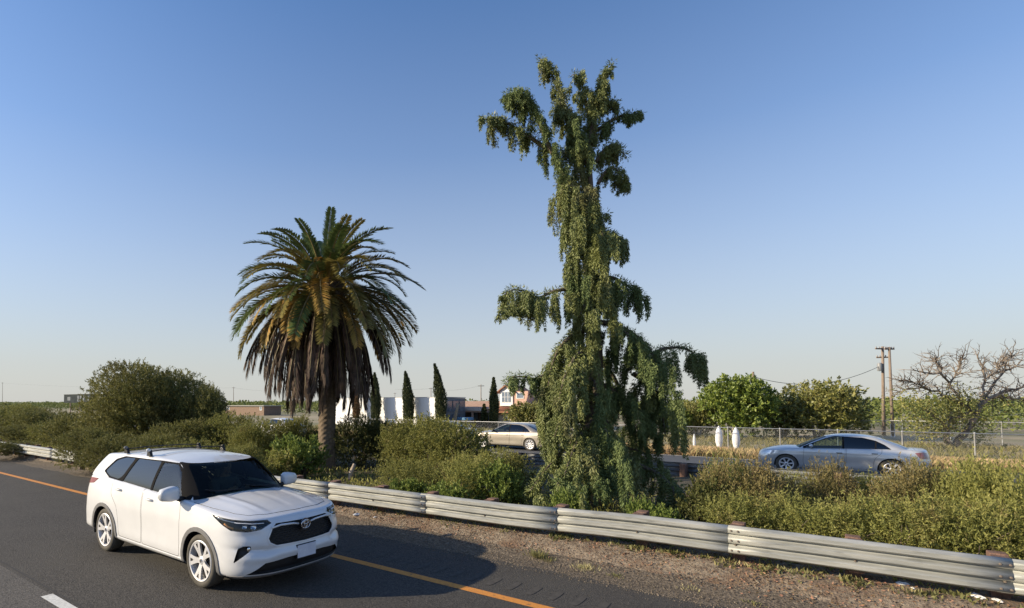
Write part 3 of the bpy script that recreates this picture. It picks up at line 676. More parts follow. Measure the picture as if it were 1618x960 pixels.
# ------------------------------------------------------------ driver of the SUV
def seated_person(name, loc, label, shirt, skin, hair, trousers):
    J = {'pel': (0, 0, .10), 'wa': (-.03, 0, .24), 'ch': (-.09, 0, .44), 'nk0': (-.10, 0, .56), 'nk': (-.08, 0, .62), 'hd': (-.06, 0, .66)}
    E = [('pel', 'wa', .15, .14), ('wa', 'ch', .14, .165), ('ch', 'nk0', .165, .09), ('nk0', 'nk', .065, .055), ('nk', 'hd', .055, .055)]
    for s in (-1, 1):
        J.update({'sh%d' % s: (-.09, .19 * s, .50), 'el%d' % s: (.10, .25 * s, .30), 'wr%d' % s: (.33, .15 * s, .42), 'hp%d' % s: (.02, .10 * s, .08), 'kn%d' % s: (.46, .12 * s, .16), 'an%d' % s: (.66, .11 * s, -.22), 'to%d' % s: (.84, .11 * s, -.25)})
        E += [('ch', 'sh%d' % s, .12, .075), ('sh%d' % s, 'el%d' % s, .062, .047), ('el%d' % s, 'wr%d' % s, .045, .03), ('pel', 'hp%d' % s, .13, .105), ('hp%d' % s, 'kn%d' % s, .095, .065), ('kn%d' % s, 'an%d' % s, .06, .042), ('an%d' % s, 'to%d' % s, .045, .035)]
        w = Vector(J['wr%d' % s])
        for f in range(4):   # fingers curl round the wheel rim
            a = w + Vector((.055, -.012 * s + .005, .012 + .019 * (f - 1.5))); b = a + Vector((.032, -.012 * s, 0)); c = b + Vector((.006, -.03 * s, -.004)); J.update({'f%d%d0' % (s, f): tuple(a), 'f%d%d1' % (s, f): tuple(b), 'f%d%d2' % (s, f): tuple(c)})
            E += [('wr%d' % s, 'f%d%d0' % (s, f), .022, .013), ('f%d%d0' % (s, f), 'f%d%d1' % (s, f), .0105, .0095), ('f%d%d1' % (s, f), 'f%d%d2' % (s, f), .0095, .008)]
        t0 = w + Vector((.03, -.02 * s, .035)); t1 = t0 + Vector((.03, -.02 * s, .012)); J.update({'t%d0' % s: tuple(t0), 't%d1' % s: tuple(t1)}); E += [('wr%d' % s, 't%d0' % s, .022, .013), ('t%d0' % s, 't%d1' % s, .012, .010)]
    mb = bpy.data.metaballs.new('tmp'); 
    m = MB()
    bm = bmesh.new()
    def cap(a, b, r0, r1):
        a, b = Vector(a), Vector(b); n = max(2, int((b - a).length / .02))
        for i in range(n + 1):
            t = i / n; q = bmesh.ops.create_icosphere(bm, subdivisions=2, radius=r0 + (r1 - r0) * t, matrix=Matrix.Translation(a.lerp(b, t)))
            if r0 > .12:
                for v in q['verts']: c = a.lerp(b, t); v.co.x = c.x + (v.co.x - c.x) * .72
    for a, b, r0, r1 in E: cap(J[a], J[b], r0, r1)
    hc = Vector((-.045, 0, .745)); q = bmesh.ops.create_icosphere(bm, subdivisions=4, radius=1)
    for v in q['verts']:
        n = v.co.copy(); z = n.z; wd = .074 * (1 - .22 * max(0, -z)); v.co = hc + Vector((n.x * .095, n.y * wd, z * .118))
        if n.x > .5 and abs(z) < .25: v.co.x -= .006 * (abs(n.y) > .3)
    for p, r_ in (((.055, 0, .735), .016), ((.048, 0, .755), .012), ((.044, 0, .70), .02), ((.035, .0, .66), .024), ((-.05, .078, .74), .02), ((-.05, -.078, .74), .02)): bmesh.ops.create_icosphere(bm, subdivisions=2, radius=r_, matrix=Matrix.Translation(p))
    bpy.data.metaballs.remove(mb)
    me = bpy.data.meshes.new('person'); bm.to_mesh(me); bm.free(); o = bpy.data.objects.new(name, me); COL.objects.link(o); rm = o.modifiers.new('r', 'REMESH'); rm.mode = 'VOXEL'; rm.voxel_size = .012; sm = o.modifiers.new('s', 'SMOOTH'); sm.iterations = 4; sm.factor = .5
    dg = bpy.context.evaluated_depsgraph_get(); me2 = bpy.data.meshes.new_from_object(o.evaluated_get(dg)); o.modifiers.clear(); o.data = me2; bpy.data.meshes.remove(me)
    for mm in (skin, shirt, trousers): me2.materials.append(mm)
    for p in me2.polygons:
        c = p.center; k = 1 if (c.z < .575 and c.x < .28 and c.z > .2) else (0 if c.z > .3 else 2)
        if c.z < .2 or (c.z < .26 and c.x > .1 and abs(c.y) < .2): k = 2
        p.material_index = k
    me2.shade_smooth(); o.location = loc; tag(o, label, 'person')
    bm = bmesh.new(); bmesh.ops.create_icosphere(bm, subdivisions=4, radius=1, matrix=Matrix.Translation((0, 0, 0)))
    kill = [v for v in bm.verts if v.co.x > .35 and v.co.z < .45 or v.co.z < -.35]; bmesh.ops.delete(bm, geom=kill, context='VERTS')
    for v in bm.verts: v.co = hc + Vector((v.co.x * .104 - .004, v.co.y * .083, v.co.z * .127 + .006))
    hm = bpy.data.meshes.new('hair'); bm.to_mesh(hm); bm.free(); hm.shade_smooth(); link('hair', hm, hair, o)
    for s in (-1, 1):
        m = MB(); m.lathe([(.001, .003), (.006, .002), (.0085, -.003)], 10, 'X', (.046, .028 * s, .752)); m.build('eye', pm('eye_white', (.7, .68, .66), rough=.3), o, True); m = MB(); m.lathe([(.001, .0045), (.0038, .0035)], 8, 'X', (.047, .028 * s, .752)); m.build('iris', pm('iris', (.05, .035, .02), rough=.2), o, True)
    m = MB(); m.tube([(.052, -.022, .698), (.060, 0, .696), (.052, .022, .698)], .0035, 5); m.build('lips', pm('lips', (.38, .17, .14), rough=.5), o, True)
    return o
seated_person('person', (-8.235 + .13, 5.07 + .38, .68), 'driver in a grey shirt gripping the steering wheel of the white SUV', pm('grey_shirt', (.16, .17, .19), rough=.9), pm('skin', (.46, .30, .22), rough=.55), pm('dark_hair', (.03, .022, .018), rough=.6), pm('dark_trousers', (.04, .045, .06), rough=.9))
# ------------------------------------------------------------ ground and roads (traffic runs along X)
def sheet(name, mat, x0, x1, y0, y1, z, nx=1, ny=1, zf=None, kind='structure'):
    xs = np.linspace(x0, x1, nx + 1); ys = np.linspace(y0, y1, ny + 1); X, Y = np.meshgrid(xs, ys, indexing='ij')
    Z = np.full_like(X, z) if zf is None else zf(X, Y); V = np.stack([X, Y, Z], -1).reshape(-1, 3)
    i = np.arange(nx)[:, None] * (ny + 1) + np.arange(ny)[None]; F = np.stack([i, i + ny + 1, i + ny + 2, i + 1], -1).reshape(-1, 4)
    return link(name, npmesh(name, V, F, smooth=True), mat, kind=kind)
ASPH = pm('asphalt', (.018, .017, .016), (.082, .075, .068), rough=.9, scale=42, bump=1.0, bscale=60, c3=(.060, .056, .050), s3=.5, lo3=.42, hi3=.75, lo=.36, hi=.66, detail=3)
ASPH2 = pm('asphalt_worn', (.045, .042, .038), (.13, .12, .11), rough=.9, scale=42, bump=.9, bscale=60, lo=.34, hi=.68, detail=3, c3=(.06, .056, .052), s3=.5, lo3=.5, hi3=.75)
ASPH3 = pm('asphalt_far', (.06, .064, .07), (.085, .088, .093), rough=.85, scale=12, stretch=(.2, 1, 1))
GRAV = pm('gravel', (.055, .043, .031), (.21, .17, .125), rough=.95, scale=26, bump=2.2, bscale=30, lo=.36, hi=.66, detail=4)
DIRT = pm('dirt', (.13, .095, .067), (.32, .26, .19), rough=.97, scale=11, bump=2.2, bscale=26, c3=(.16, .105, .068), s3=1.2, lo3=.5, hi3=.62, detail=7, lo=.34, hi=.66)
SOIL = pm('median_soil', (.05, .045, .025), (.09, .075, .045), rough=.97, scale=3, bump=1, bscale=20)
FIELD = pm('field_soil', (.26, .21, .13), (.36, .30, .2), rough=.97, scale=.25, c3=(.13, .14, .06), s3=.06, lo3=.42, hi3=.62)
DRYG = pm('dry_verge_soil', (.28, .19, .09), (.36, .26, .13), rough=.97, scale=2)
ORNG = pm('orange_line_paint', (.66, .27, .045), (.52, .21, .045), rough=.75, scale=28, bump=.3, c3=(.26, .13, .05), s3=14, lo3=.6, hi3=.72)
WLIN = pm('white_line_paint', (.68, .68, .64), (.5, .5, .47), rough=.7, scale=25, bump=.3)
def zwave(X, Y): return -.02 - .1 * np.clip((Y - 30.5) / 3, 0, 1)
def terr(X, Y): return -.06 - .30 * np.clip((Y - 30.3) / 4, 0, 1) - .54 * np.clip((Y - 35) / 5, 0, 1)
_m = MB()
_ys = [-400, 29.5, 30.3, 34.3, 35, 40, 3500]
_m.add([(x, y, float(terr(0, np.array(y)))) for y in _ys for x in (-3000, 1500)], [(2 * i, 2 * i + 1, 2 * i + 3, 2 * i + 2) for i in range(6)])
_m.build('ground', FIELD, kind='structure')
def vz0(Y): t = np.clip((Y - 8.15) / 1.0, 0, 1) * np.clip((21.2 - Y) / 1.6, 0, 1); return .20 * t * t * (3 - 2 * t)
sheet('median_ground', SOIL, -400, 120, 9.7, 21.2, 0, 300, 20, lambda X, Y: .03 * np.sin(X * 1.7) * np.sin(Y * 2.1) * ((Y > 9.3) & (Y < 19.5)) + vz0(Y) - .006 * (Y < 10.5))
def vz(Y): t = np.clip((np.asarray(Y, float) - 8.15) / 1.0, 0, 1); return .20 * t * t * (3 - 2 * t)
def bumpy(amp, s1, s2, seed=0):
    r_ = np.random.default_rng(seed); P = r_.uniform(0, 6.28, (12, 2)); K = r_.normal(0, 1, (12, 2)) * s1
    return lambda X, Y: sum(np.sin(K[i, 0] * X + K[i, 1] * Y * s2 + P[i, 0]) for i in range(12)) / 12 * amp
bd = bumpy(.035, 5, 1.2, 2)
sheet('dirt_verge', DIRT, -60, 14, 8.15, 10.2, 0, 900, 40, lambda X, Y: .006 + vz(Y) + (bd(X, Y) + .02) * np.clip((Y - 8.3) / .4, 0, 1) - .06 * (Y > 10.1))
bg_ = bumpy(.016, 9, 1, 4)
sheet('gravel_shoulder', GRAV, -60, 14, 7.55, 8.7, 0, 900, 24, lambda X, Y: .006 + np.abs(bg_(X, Y)) * np.clip((Y - 7.6) / .2, 0, 1) * np.clip((8.68 - Y) / .2, 0, 1) + vz(Y) + .012 * np.clip((8.6 - Y) / .15, -1.5, 1) * (Y > 8.2))
def ragged_strip(name, mat, x0, x1, y0, y1, z, amp, n):
    xs = np.linspace(x0, x1, n); r_ = np.random.default_rng(11); e = np.convolve(r_.normal(0, 1, n + 8), np.ones(9) / 9, 'valid') * amp + r_.normal(0, amp * .25, n)
    V = [(x, y0, z) for x in xs] + [(x, y1 + d, z) for x, d in zip(xs, e)]; F = [(i, i + 1, n + i + 1, n + i) for i in range(n - 1)]
    return link(name, npmesh(name, V, F), mat, kind='structure')
ragged_strip('road', ASPH, -300, 60, 2.78, 7.78, .010, .07, 3200)
sheet('near_lane', ASPH2, -300, 60, -12, 2.78, .010)
sheet('far_road', ASPH3, -400, 120, 21.2, 29.0, .004)
sheet('edge_line', ORNG, -300, 60, 6.29, 6.44, .014)
sheet('dry_verge', DRYG, -120, 60, 28.9, 40.5, 0, 90, 58, lambda X, Y: np.interp(Y, [28.8, 30.3, 34.3, 35, 40], [-.05, -.05, -.35, -.35, -.89]) - .03 * (Y > 40.2))
sheet('far_edge_line', WLIN, -400, 120, 28.72, 28.84, .008)
sheet('far_centre_edge_line', pm('far_line', (.45, .33, .12), rough=.8), -400, 120, 22.2, 22.32, .008)
for x0, x1 in ((-11.5 - 14.6, -11.5 - 11.0), (-8.05, -4.4), (6.6, 10.2)): sheet('lane_dash', WLIN, x0, x1, 2.66, 2.80, .015)
sheet('paving_joint', pm('joint_tar', (.03, .028, .026), rough=.8), -300, 60, 2.83, 2.855, .013)
# rumble strip grooves beside the orange line
RUM = pm('rumble_dust', (.066, .061, .055), (.040, .037, .034), rough=.95, scale=9)
me = None
for i in range(60):
    x = -9.5 + i * .30
    if me is None:
        m = MB(); P = [(.05 * math.copysign(abs(math.cos(t)) ** .5, math.cos(t)), .19 * math.copysign(abs(math.sin(t)) ** .6, math.sin(t)), 0) for t in np.linspace(0, 2 * math.pi, 17)[:-1]]
        m.add(P, [tuple(range(16))]); me = m.mesh('rumble_mark')
    o = link('rumble_mark', me, RUM, loc=(x, 6.86, .0145), scale=(1, 1, 1), kind='structure')
# ------------------------------------------------------------ guardrails
def galv(name, c1, c2, rough):
    return pm(name, c1, c2, rough=rough, metal=.35, scale=2.2, stretch=(1, 1, 9), bump=.15, bscale=9, c3=tuple(k * .6 for k in c1), s3=2.6, lo3=.55, hi3=.8, spec=.4)
GALV = galv('galvanised_rail', (.30, .31, .295), (.44, .445, .42), .52)
RUST = pm('rusty_bolt', (.17, .145, .125), (.12, .085, .065), rough=.8, scale=30)
WOOD = pm('stained_timber', (.11, .062, .045), (.22, .13, .095), rough=.92, scale=14, stretch=(1, 1, .25), bump=.6, c3=(.08, .05, .04), s3=4)
_hp = [(0, 0), (.012, .006), (.060, .022), (.072, .034), (.074, .082), (.062, .094), (.020, .110), (.010, .122)]
WP = [(d, h * 1.0) for d, h in _hp] + [(d, h + .137) for d, h in _hp] + [(d, h + .274) for d, h in _hp[:-2]] + [(.010, .385), (0, .392)]
RH = .392
def w_rail(name, xs, ys, zs, face, y_in=0, mat=None, parent=None):
    """profile swept along points; face -1 = corrugation bulges towards -Y"""
    V = []; n = len(WP)
    for x, y, z in zip(xs, ys, zs):
        for d, h in WP: V.append((x, y + face * (d * 1.0), z + h))
    F = []
    for i in range(len(xs) - 1):
        for k in range(n - 1): F.append((i * n + k, (i + 1) * n + k, (i + 1) * n + k + 1, i * n + k + 1))
    me = npmesh(name, V, F, smooth=True, angle=28); o = link(name, me, mat, parent)
    sm = o.modifiers.new('thick', 'SOLIDIFY'); sm.thickness = .004; sm.offset = 0
    return o
def guardrail(label, x0, x1, yf, zf, face, seg=2.6, group=None, mat=GALV, back_y=.34):
    root = thing('guardrail', (x0, yf(x0), 0), label, 'guardrail', group=group); L = lambda p: (p[0] - x0, p[1] - yf(x0), p[2])
    bolt = MB(); bolt.lathe([(.001, .014), (.010, .012), (.015, .003), (.015, -.01)], 10, 'Y'); bm_ = bolt.mesh('bolt', True, 40)
    post = MB(); post.box((0, 0, 0), (.16, .19, 1.05)); pmesh = post.mesh('post', bevel=.012)
    blk = MB(); blk.box((0, 0, 0), (.16, .20, .40)); bmesh_ = blk.mesh('block', bevel=.012)
    slot = MB(); slot.box((0, 0, 0), (.05, .004, .022)); smesh = slot.mesh('splice_slot')
    k = 0; x = x0; dr = np.random.default_rng(int(abs(x0) * 10) + 3)
    while x < x1 - .1:
        e = min(x + seg, x1); n = max(2, int((e - x) / .4) + 1)
        xs = np.linspace(x, e + .14, n); off = .0075 * (k % 2)
        j = dr.normal(0, .005, n)
        w_rail('rail_panel', xs - x0, [yf(t) - yf(x0) + face * off * 1 + jj for t, jj in zip(xs, j)], [zf(t) + .002 * (k % 2) for t in xs], face, mat=mat, parent=root)
        for (dx) in (.04, .12):
            for h in (.058, .195, .332):
                link('bolt', bm_, RUST, root, loc=L((x + dx, yf(x) + face * .076, zf(x) + h)), rot=(0, 0, 0 if face > 0 else math.pi))
        for px in (x + .08, x + .08 + seg / 2):
            if px > x1: continue
            dz = dr.normal(0, .012)
            link('block', bmesh_, WOOD, root, loc=L((px + dr.normal(0, .01), yf(px) - face * .105, zf(px) + .185 + dz)), rot=(0, 0, dr.normal(0, .03)))
            link('post', pmesh, WOOD, root, loc=L((px + dr.normal(0, .01), yf(px) - face * .305, zf(px) + .395 - .525 + dz)), rot=(dr.normal(0, .015), dr.normal(0, .015), dr.normal(0, .03)))
            link('bolt', bm_, RUST, root, loc=L((px, yf(px) + face * .022, zf(px) + .128)), rot=(0, 0, 0 if face > 0 else math.pi))
        x = e; k += 1
    return root
ptsR = [(45, 703), (100, 711), (440, 752), (600, 771), (800, 795), (1000, 812), (1140, 828), (1330, 850), (1618, 885)]
RY = Tab([(-60, 8.35), (-26.4, 8.4), (-10.5, 8.55), (-4.6, 8.85), (-1.3, 9.08), (1.6, 9.2), (9, 9.5)], 1.2)
def ztop(x):
    return float(np.interp(x, RZX, RZZ))
_q = []
for a, b in ptsR:
    Yg = 8.8
    for _ in range(4): P = at(a, b, Y=Yg); Yg = RY(P[0])
    _q.append((P[0], P[2]))
RZX = [p[0] for p in _q]; RZZ = [min(.80, max(.68, p[1])) for p in _q]
print('rail', [(round(a, 2), round(b, 2)) for a, b in _q])
guardrail('long galvanised steel guardrail on stained timber posts running beside the near lane', -1.25 - 2.6 * 15, 9.2, lambda x: RY(x), lambda x: ztop(x) - RH, -1)
FR = lambda x: 19.3
GALVD = galv('darker_grey_rail', (.20, .21, .22), (.27, .28, .29), .5)  # darker, bluer grey than the near rail
guardrail('darker grey guardrail on the far side of the shrubs, its back towards the camera', -42.0, 18.0, FR, lambda x: .22, 1, mat=GALVD, seg=3.81)
# ------------------------------------------------------------ plants
def unit(v): return v / (np.linalg.norm(v, axis=-1, keepdims=True) + 1e-9)
def leaf_quads(P, D, L, W, r, curl=.0):
    """diamond leaves: base P, direction D, length L, width W"""
    n = len(P); A = unit(np.cross(D, unit(r.normal(0, 1, (n, 3))))); L = np.broadcast_to(L, (n,))[:, None]; W = np.broadcast_to(W, (n,))[:, None]
    m = P + D * L * .45; V = np.stack([P, m + A * W / 2, P + D * L, m - A * W / 2], 1).reshape(-1, 3)
    return V, np.arange(4 * n).reshape(-1, 4)
def lobes_fn(r, R0, H, n, seed_spread=.55):
    Ls = [(0, 0, H * .45, R0 * .72, R0 * .72, H * .5)]
    for i in range(n):
        a = r.uniform(0, 6.28); q = R0 * r.uniform(.3, seed_spread + .1); s = r.uniform(.32, .5)
        z = H * r.uniform(.25, .72); Ls.append((q * math.cos(a), q * math.sin(a), z, R0 * s, R0 * s, H * s * .72))
    return Ls
def shrub_leaves(r, R0, H, nspray, per, L, W, lobes=9, up=.45, spray=.3, deep=.35, zmin=.0):
    Ls = np.array(lobes_fn(r, R0, H, lobes)); area = Ls[:, 3] * Ls[:, 5]; idx = r.choice(len(Ls), nspray, p=area / area.sum()); q = Ls[idx]
    d = unit(r.normal(0, 1, (nspray, 3)) + np.array([0, 0, .35])); rad = np.where(r.random(nspray) < deep, r.uniform(.35, .85, nspray), r.uniform(.86, 1.12, nspray))
    P = q[:, :3] + d * q[:, 3:] * rad[:, None]; P[:, 2] = np.maximum(P[:, 2], zmin + r.uniform(0, .3, nspray))
    sd = unit(d * .75 + np.array([0, 0, up]) + r.normal(0, .35, (nspray, 3))); sl = spray * r.uniform(.5, 1.25, nspray)
    t = r.uniform(.05, 1, (nspray, per)); base = P[:, None] + sd[:, None] * (sl[:, None] * t)[..., None]
    ld = unit(sd[:, None] * .8 + r.normal(0, .62, (nspray, per, 3))); s = r.uniform(.65, 1.2, (nspray, per))
    return leaf_quads(base.reshape(-1, 3), ld.reshape(-1, 3), (L * s).ravel(), (W * s).ravel(), r), P, sd
def stems_mesh(r, R0, H, n, name='stem'):
    m = MB()
    for i in range(n):
        a = r.uniform(0, 6.28); q = r.uniform(.3, .8) * R0; p0 = Vector((r.normal(0, .06), r.normal(0, .06), -.03)); p3 = Vector((q * math.cos(a), q * math.sin(a), H * r.uniform(.45, .85)))
        P = [p0.lerp(p3, t) + Vector((r.normal(0, .04), r.normal(0, .04), .25 * math.sin(math.pi * t) * H * .3)) for t in (0, .25, .5, .75, 1)]; P[0] = p0
        m.tube(P, [.03, .022, .016, .011, .005], 4, cap=False)
    return m.mesh(name)
LM = dict(
    olive=pm('leaf_olive', (.16, .17, .045), (.27, .265, .085), rough=.6, spec=.2, scale=1.6, isl=.2, trans=.35, c3=(.17, .13, .06), s3=1.1, lo3=.6, hi3=.75),
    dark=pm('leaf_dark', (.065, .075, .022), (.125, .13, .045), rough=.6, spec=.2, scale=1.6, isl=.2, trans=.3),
    bigs=pm('leaf_big_shrub', (.14, .145, .045), (.235, .225, .075), rough=.6, spec=.2, scale=.8, isl=.2, trans=.32, c3=(.12, .11, .045), s3=.5, lo3=.5, hi3=.7),
    bright=pm('leaf_bright', (.14, .19, .045), (.23, .28, .07), rough=.6, spec=.2, scale=2, isl=.2, trans=.3),
    hedge=pm('leaf_hedge', (.22, .235, .065), (.37, .36, .12), rough=.6, spec=.2, scale=1.4, isl=.2, trans=.38, c3=(.20, .14, .075), s3=1.6, lo3=.55, hi3=.7),
    russet=pm('leaf_russet', (.18, .165, .06), (.29, .23, .11), rough=.6, spec=.2, scale=1.6, isl=.2, trans=.3))
STEM = pm('stem_bark', (.09, .07, .05), (.16, .13, .10), rough=.9, scale=20)
SH = {}
def shrub_variant(key, seed, R0, H, nspray, per, L, W, **k):
    r = np.random.default_rng(seed); (V, F), P, sd = shrub_leaves(r, R0, H, nspray, per, L, W, **k)
    SH[key] = (npmesh('foliage_' + key, V, F), stems_mesh(r, R0, H, 12), R0, H)
shrub_variant('big', 21, 3.3, 4.0, 11000, 13, .105, .034, lobes=26, spray=.24, deep=.2)
for i in range(3): shrub_variant('mid%d' % i, 31 + i, 1.5, 2.0, 2400, 13, .08, .027, lobes=12, spray=.22, deep=.25)
for i in range(3): shrub_variant('low%d' % i, 41 + i, 1.0, 1.3, 1300, 12, .062, .020, lobes=12, spray=.26, up=.8)
for i in range(2): shrub_variant('weed%d' % i, 51 + i, .6, .7, 420, 12, .075, .036, lobes=8, spray=.18, up=.6)
_leafmesh = {}
def paint_link(nm, me, mat, root, sc):
    if not len(me.materials): me.materials.append(mat)
    o = link(nm, me, None, root, scale=sc); o.material_slots[0].link = 'OBJECT'; o.material_slots[0].material = mat; return o
def shrub(px, top, wpx, Y, key, tone, label, cat='shrub', name='shrub', group=None, rot=None, zb=.18, dmul=1.0):
    P = at(px, top, Y=Y); depth = float((P - np.array([0, 0, CAMZ])) @ _f); rad = wpx / 2 * depth / FPX
    me, st, R0, H = SH[key]; k = (key, tone)
    root = thing(name, (P[0], P[1], zb), label, cat, rz=random.uniform(0, 6.28) if rot is None else rot, group=group)
    s = rad / R0; sz = (P[2] - zb) / (H * .98)
    paint_link('foliage', me, LM[tone], root, (s, s * dmul, sz)); link('stem', st, STEM, root, scale=(s, s, sz))
    return root
G1 = 'shrubs along the central reservation'
shrub(236, 584, 222, 12.6, 'big', 'bigs', 'largest and tallest rounded olive shrub, standing left of the palm above the white SUV', rot=1.0)
shrub(318, 618, 95, 13.4, 'mid0', 'bigs', 'darker shoulder of shrub leaning on the right flank of the largest rounded shrub', group=G1)
shrub(135, 655, 120, 11.4, 'mid1', 'bigs', 'broad shrub hiding the guardrail at the left foot of the largest rounded shrub', group=G1)
shrub(190, 690, 130, 10.9, 'mid2', 'bigs', 'low dusty shrub directly behind the rear of the white SUV roof', group=G1)
shrub(290, 668, 120, 11.6, 'mid0', 'bigs', 'shrub behind the roof bars of the white SUV, in front of the largest shrub', group=G1)
shrub(-50, 640, 160, 12.5, 'mid2', 'bigs', 'shrub at the very left edge of the picture above the road bend', group=G1)
shrub(22, 643, 110, 13.2, 'mid0', 'olive', 'long olive shrub behind the left stretch of guardrail, next to the left edge', group=G1)
shrub(78, 648, 100, 13.0, 'mid1', 'bigs', 'shrub below the dark billboard on the left', group=G1)
shrub(30, 672, 90, 10.9, 'mid1', 'bigs', 'front shrub above the exposed end of guardrail on the left', group=G1)
shrub(95, 668, 90, 11.6, 'mid2', 'olive', 'olive shrub just behind the short visible piece of left guardrail', group=G1)
shrub(360, 656, 110, 12.6, 'mid1', 'olive', 'yellowish shrub in front of the low brick building', group=G1)
shrub(415, 670, 105, 12.0, 'mid2', 'olive', 'yellowish shrub half hiding the white sedan left of the palm', group=G1)
shrub(462, 664, 80, 13.6, 'mid0', 'olive', 'pale olive shrub beside the left of the palm trunk', group=G1)
shrub(475, 700, 90, 11.4, 'weed0', 'bright', 'bright green low bush left of the palm base, above the guardrail', name='bush', cat='bush')
shrub(440, 715, 70, 10.6, 'weed1', 'hedge', 'yellow green low bush just above the far mirror of the white SUV', name='bush', cat='bush')
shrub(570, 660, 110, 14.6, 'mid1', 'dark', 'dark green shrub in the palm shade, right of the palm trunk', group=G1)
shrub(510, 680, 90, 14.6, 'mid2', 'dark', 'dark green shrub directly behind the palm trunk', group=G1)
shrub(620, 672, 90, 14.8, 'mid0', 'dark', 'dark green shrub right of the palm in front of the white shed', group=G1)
shrub(662, 664, 125, 13.0, 'mid2', 'olive', 'pale olive shrub between the palm and the broad centre shrub', group=G1)
shrub(712, 670, 165, 12.4, 'mid0', 'olive', 'broad olive shrub in front of the white shed and cypresses', group=G1)
shrub(655, 735, 120, 10.5, 'low1', 'olive', 'low grey green shrub right behind the guardrail beside the palm', group=G1)
shrub(730, 728, 120, 10.6, 'low0', 'hedge', 'low shrub right behind the guardrail below the champagne sedan', group=G1)
shrub(790, 712, 100, 12.0, 'mid1', 'hedge', 'green shrub under the champagne sedan, left of the cedar', group=G1)
for i, (px, top, w, Y, lb) in enumerate([(640, 764, 70, 9.75, 'light green weed clump behind the rail, nearest the palm'), (715, 768, 80, 9.75, 'light green weed clump behind the rail below the broad olive shrub'),
        (785, 745, 80, 10.6, 'light green weed clump behind the rail between two timber posts left of the cedar'), (812, 752, 60, 11.0, 'tall light green weed clump touching the left skirt of the cedar'),
        (900, 786, 60, 9.9, 'light green weed clump growing through the front skirt of the cedar'), (1010, 795, 50, 9.9, 'small green weed clump in the gap right of the cedar trunk'),
        (1050, 812, 60, 9.8, 'light green weed clump under the low right bough of the cedar'), (1110, 768, 90, 10.6, 'dark green weed clump between the cedar and the right hand shrubs')]):
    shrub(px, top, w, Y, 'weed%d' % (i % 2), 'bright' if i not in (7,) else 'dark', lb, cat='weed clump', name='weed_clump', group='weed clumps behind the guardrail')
for px, top, w, Y, lb in ((8, 698, 95, 8.0, 'shrub spilling over the rail at the left edge of the picture'), (132, 680, 95, 8.1, 'shrub spilling over the rail just right of its short visible piece'), (190, 688, 120, 8.3, 'shrub spilling over the rail beneath the largest rounded shrub'),
        (255, 690, 120, 8.5, 'shrub spilling over the rail behind the rear roof bar of the white SUV'), (310, 698, 120, 8.6, 'shrub spilling over the rail behind the front roof bar of the white SUV'), (372, 708, 100, 8.9, 'shrub behind the windscreen top of the white SUV')):
    shrub(px, top, w, Y, 'mid%d' % (px % 3), 'bigs' if px < 300 else 'olive', lb, group=G1)
H2 = [(1160, 738, 95, 10.9, 'russet', 'russet tipped shrub at the left end of the right hand row'), (1155, 738, 62, 11.6, 'bright', 'small bright green domed bush behind the left end of the right hand row'),
      (1215, 755, 95, 11.4, 'russet', 'russet tipped shrub below the front wheel of the silver blue sedan'), (1265, 758, 90, 12.4, 'hedge', 'feathery shrub below the front door of the silver blue sedan'),
      (1318, 744, 70, 11.8, 'russet', 'tallest sprig topped shrub below the rear door of the silver blue sedan'), (1378, 762, 95, 12.4, 'hedge', 'feathery shrub below the rear wheel of the silver blue sedan'),
      (1432, 746, 90, 11.8, 'russet', 'sprig topped shrub below the tail of the silver blue sedan'), (1490, 750, 100, 12.2, 'hedge', 'feathery shrub just right of the silver blue sedan tail'),
      (1548, 745, 95, 11.6, 'hedge', 'feathery shrub second from the right edge'), (1610, 748, 110, 11.2, 'hedge', 'feathery shrub cut by the right edge'),
      (1175, 790, 110, 10.2, 'hedge', 'low green front shrub behind the rail at the left end of the right hand row'), (1250, 795, 115, 10.2, 'hedge', 'low green front shrub behind the rail, second from the cedar'),
      (1335, 800, 125, 10.25, 'hedge', 'low green front shrub above the fourth rail joint from the palm'), (1425, 803, 130, 10.2, 'hedge', 'low green front shrub under the silver blue sedan tail'),
      (1520, 805, 140, 10.2, 'hedge', 'low green front shrub behind the last timber post but one'), (1615, 812, 140, 10.15, 'hedge', 'low green front shrub at the lower right edge'),
      (1690, 770, 150, 10.8, 'hedge', 'shrub just outside the right edge of the picture')]
for i, (px, top, w, Y, tone, lb) in enumerate(H2):
    shrub(px, top, w * 1.12, Y, 'low%d' % (i % 3), tone, lb, group='shrubs right of the cedar', dmul=1.15)
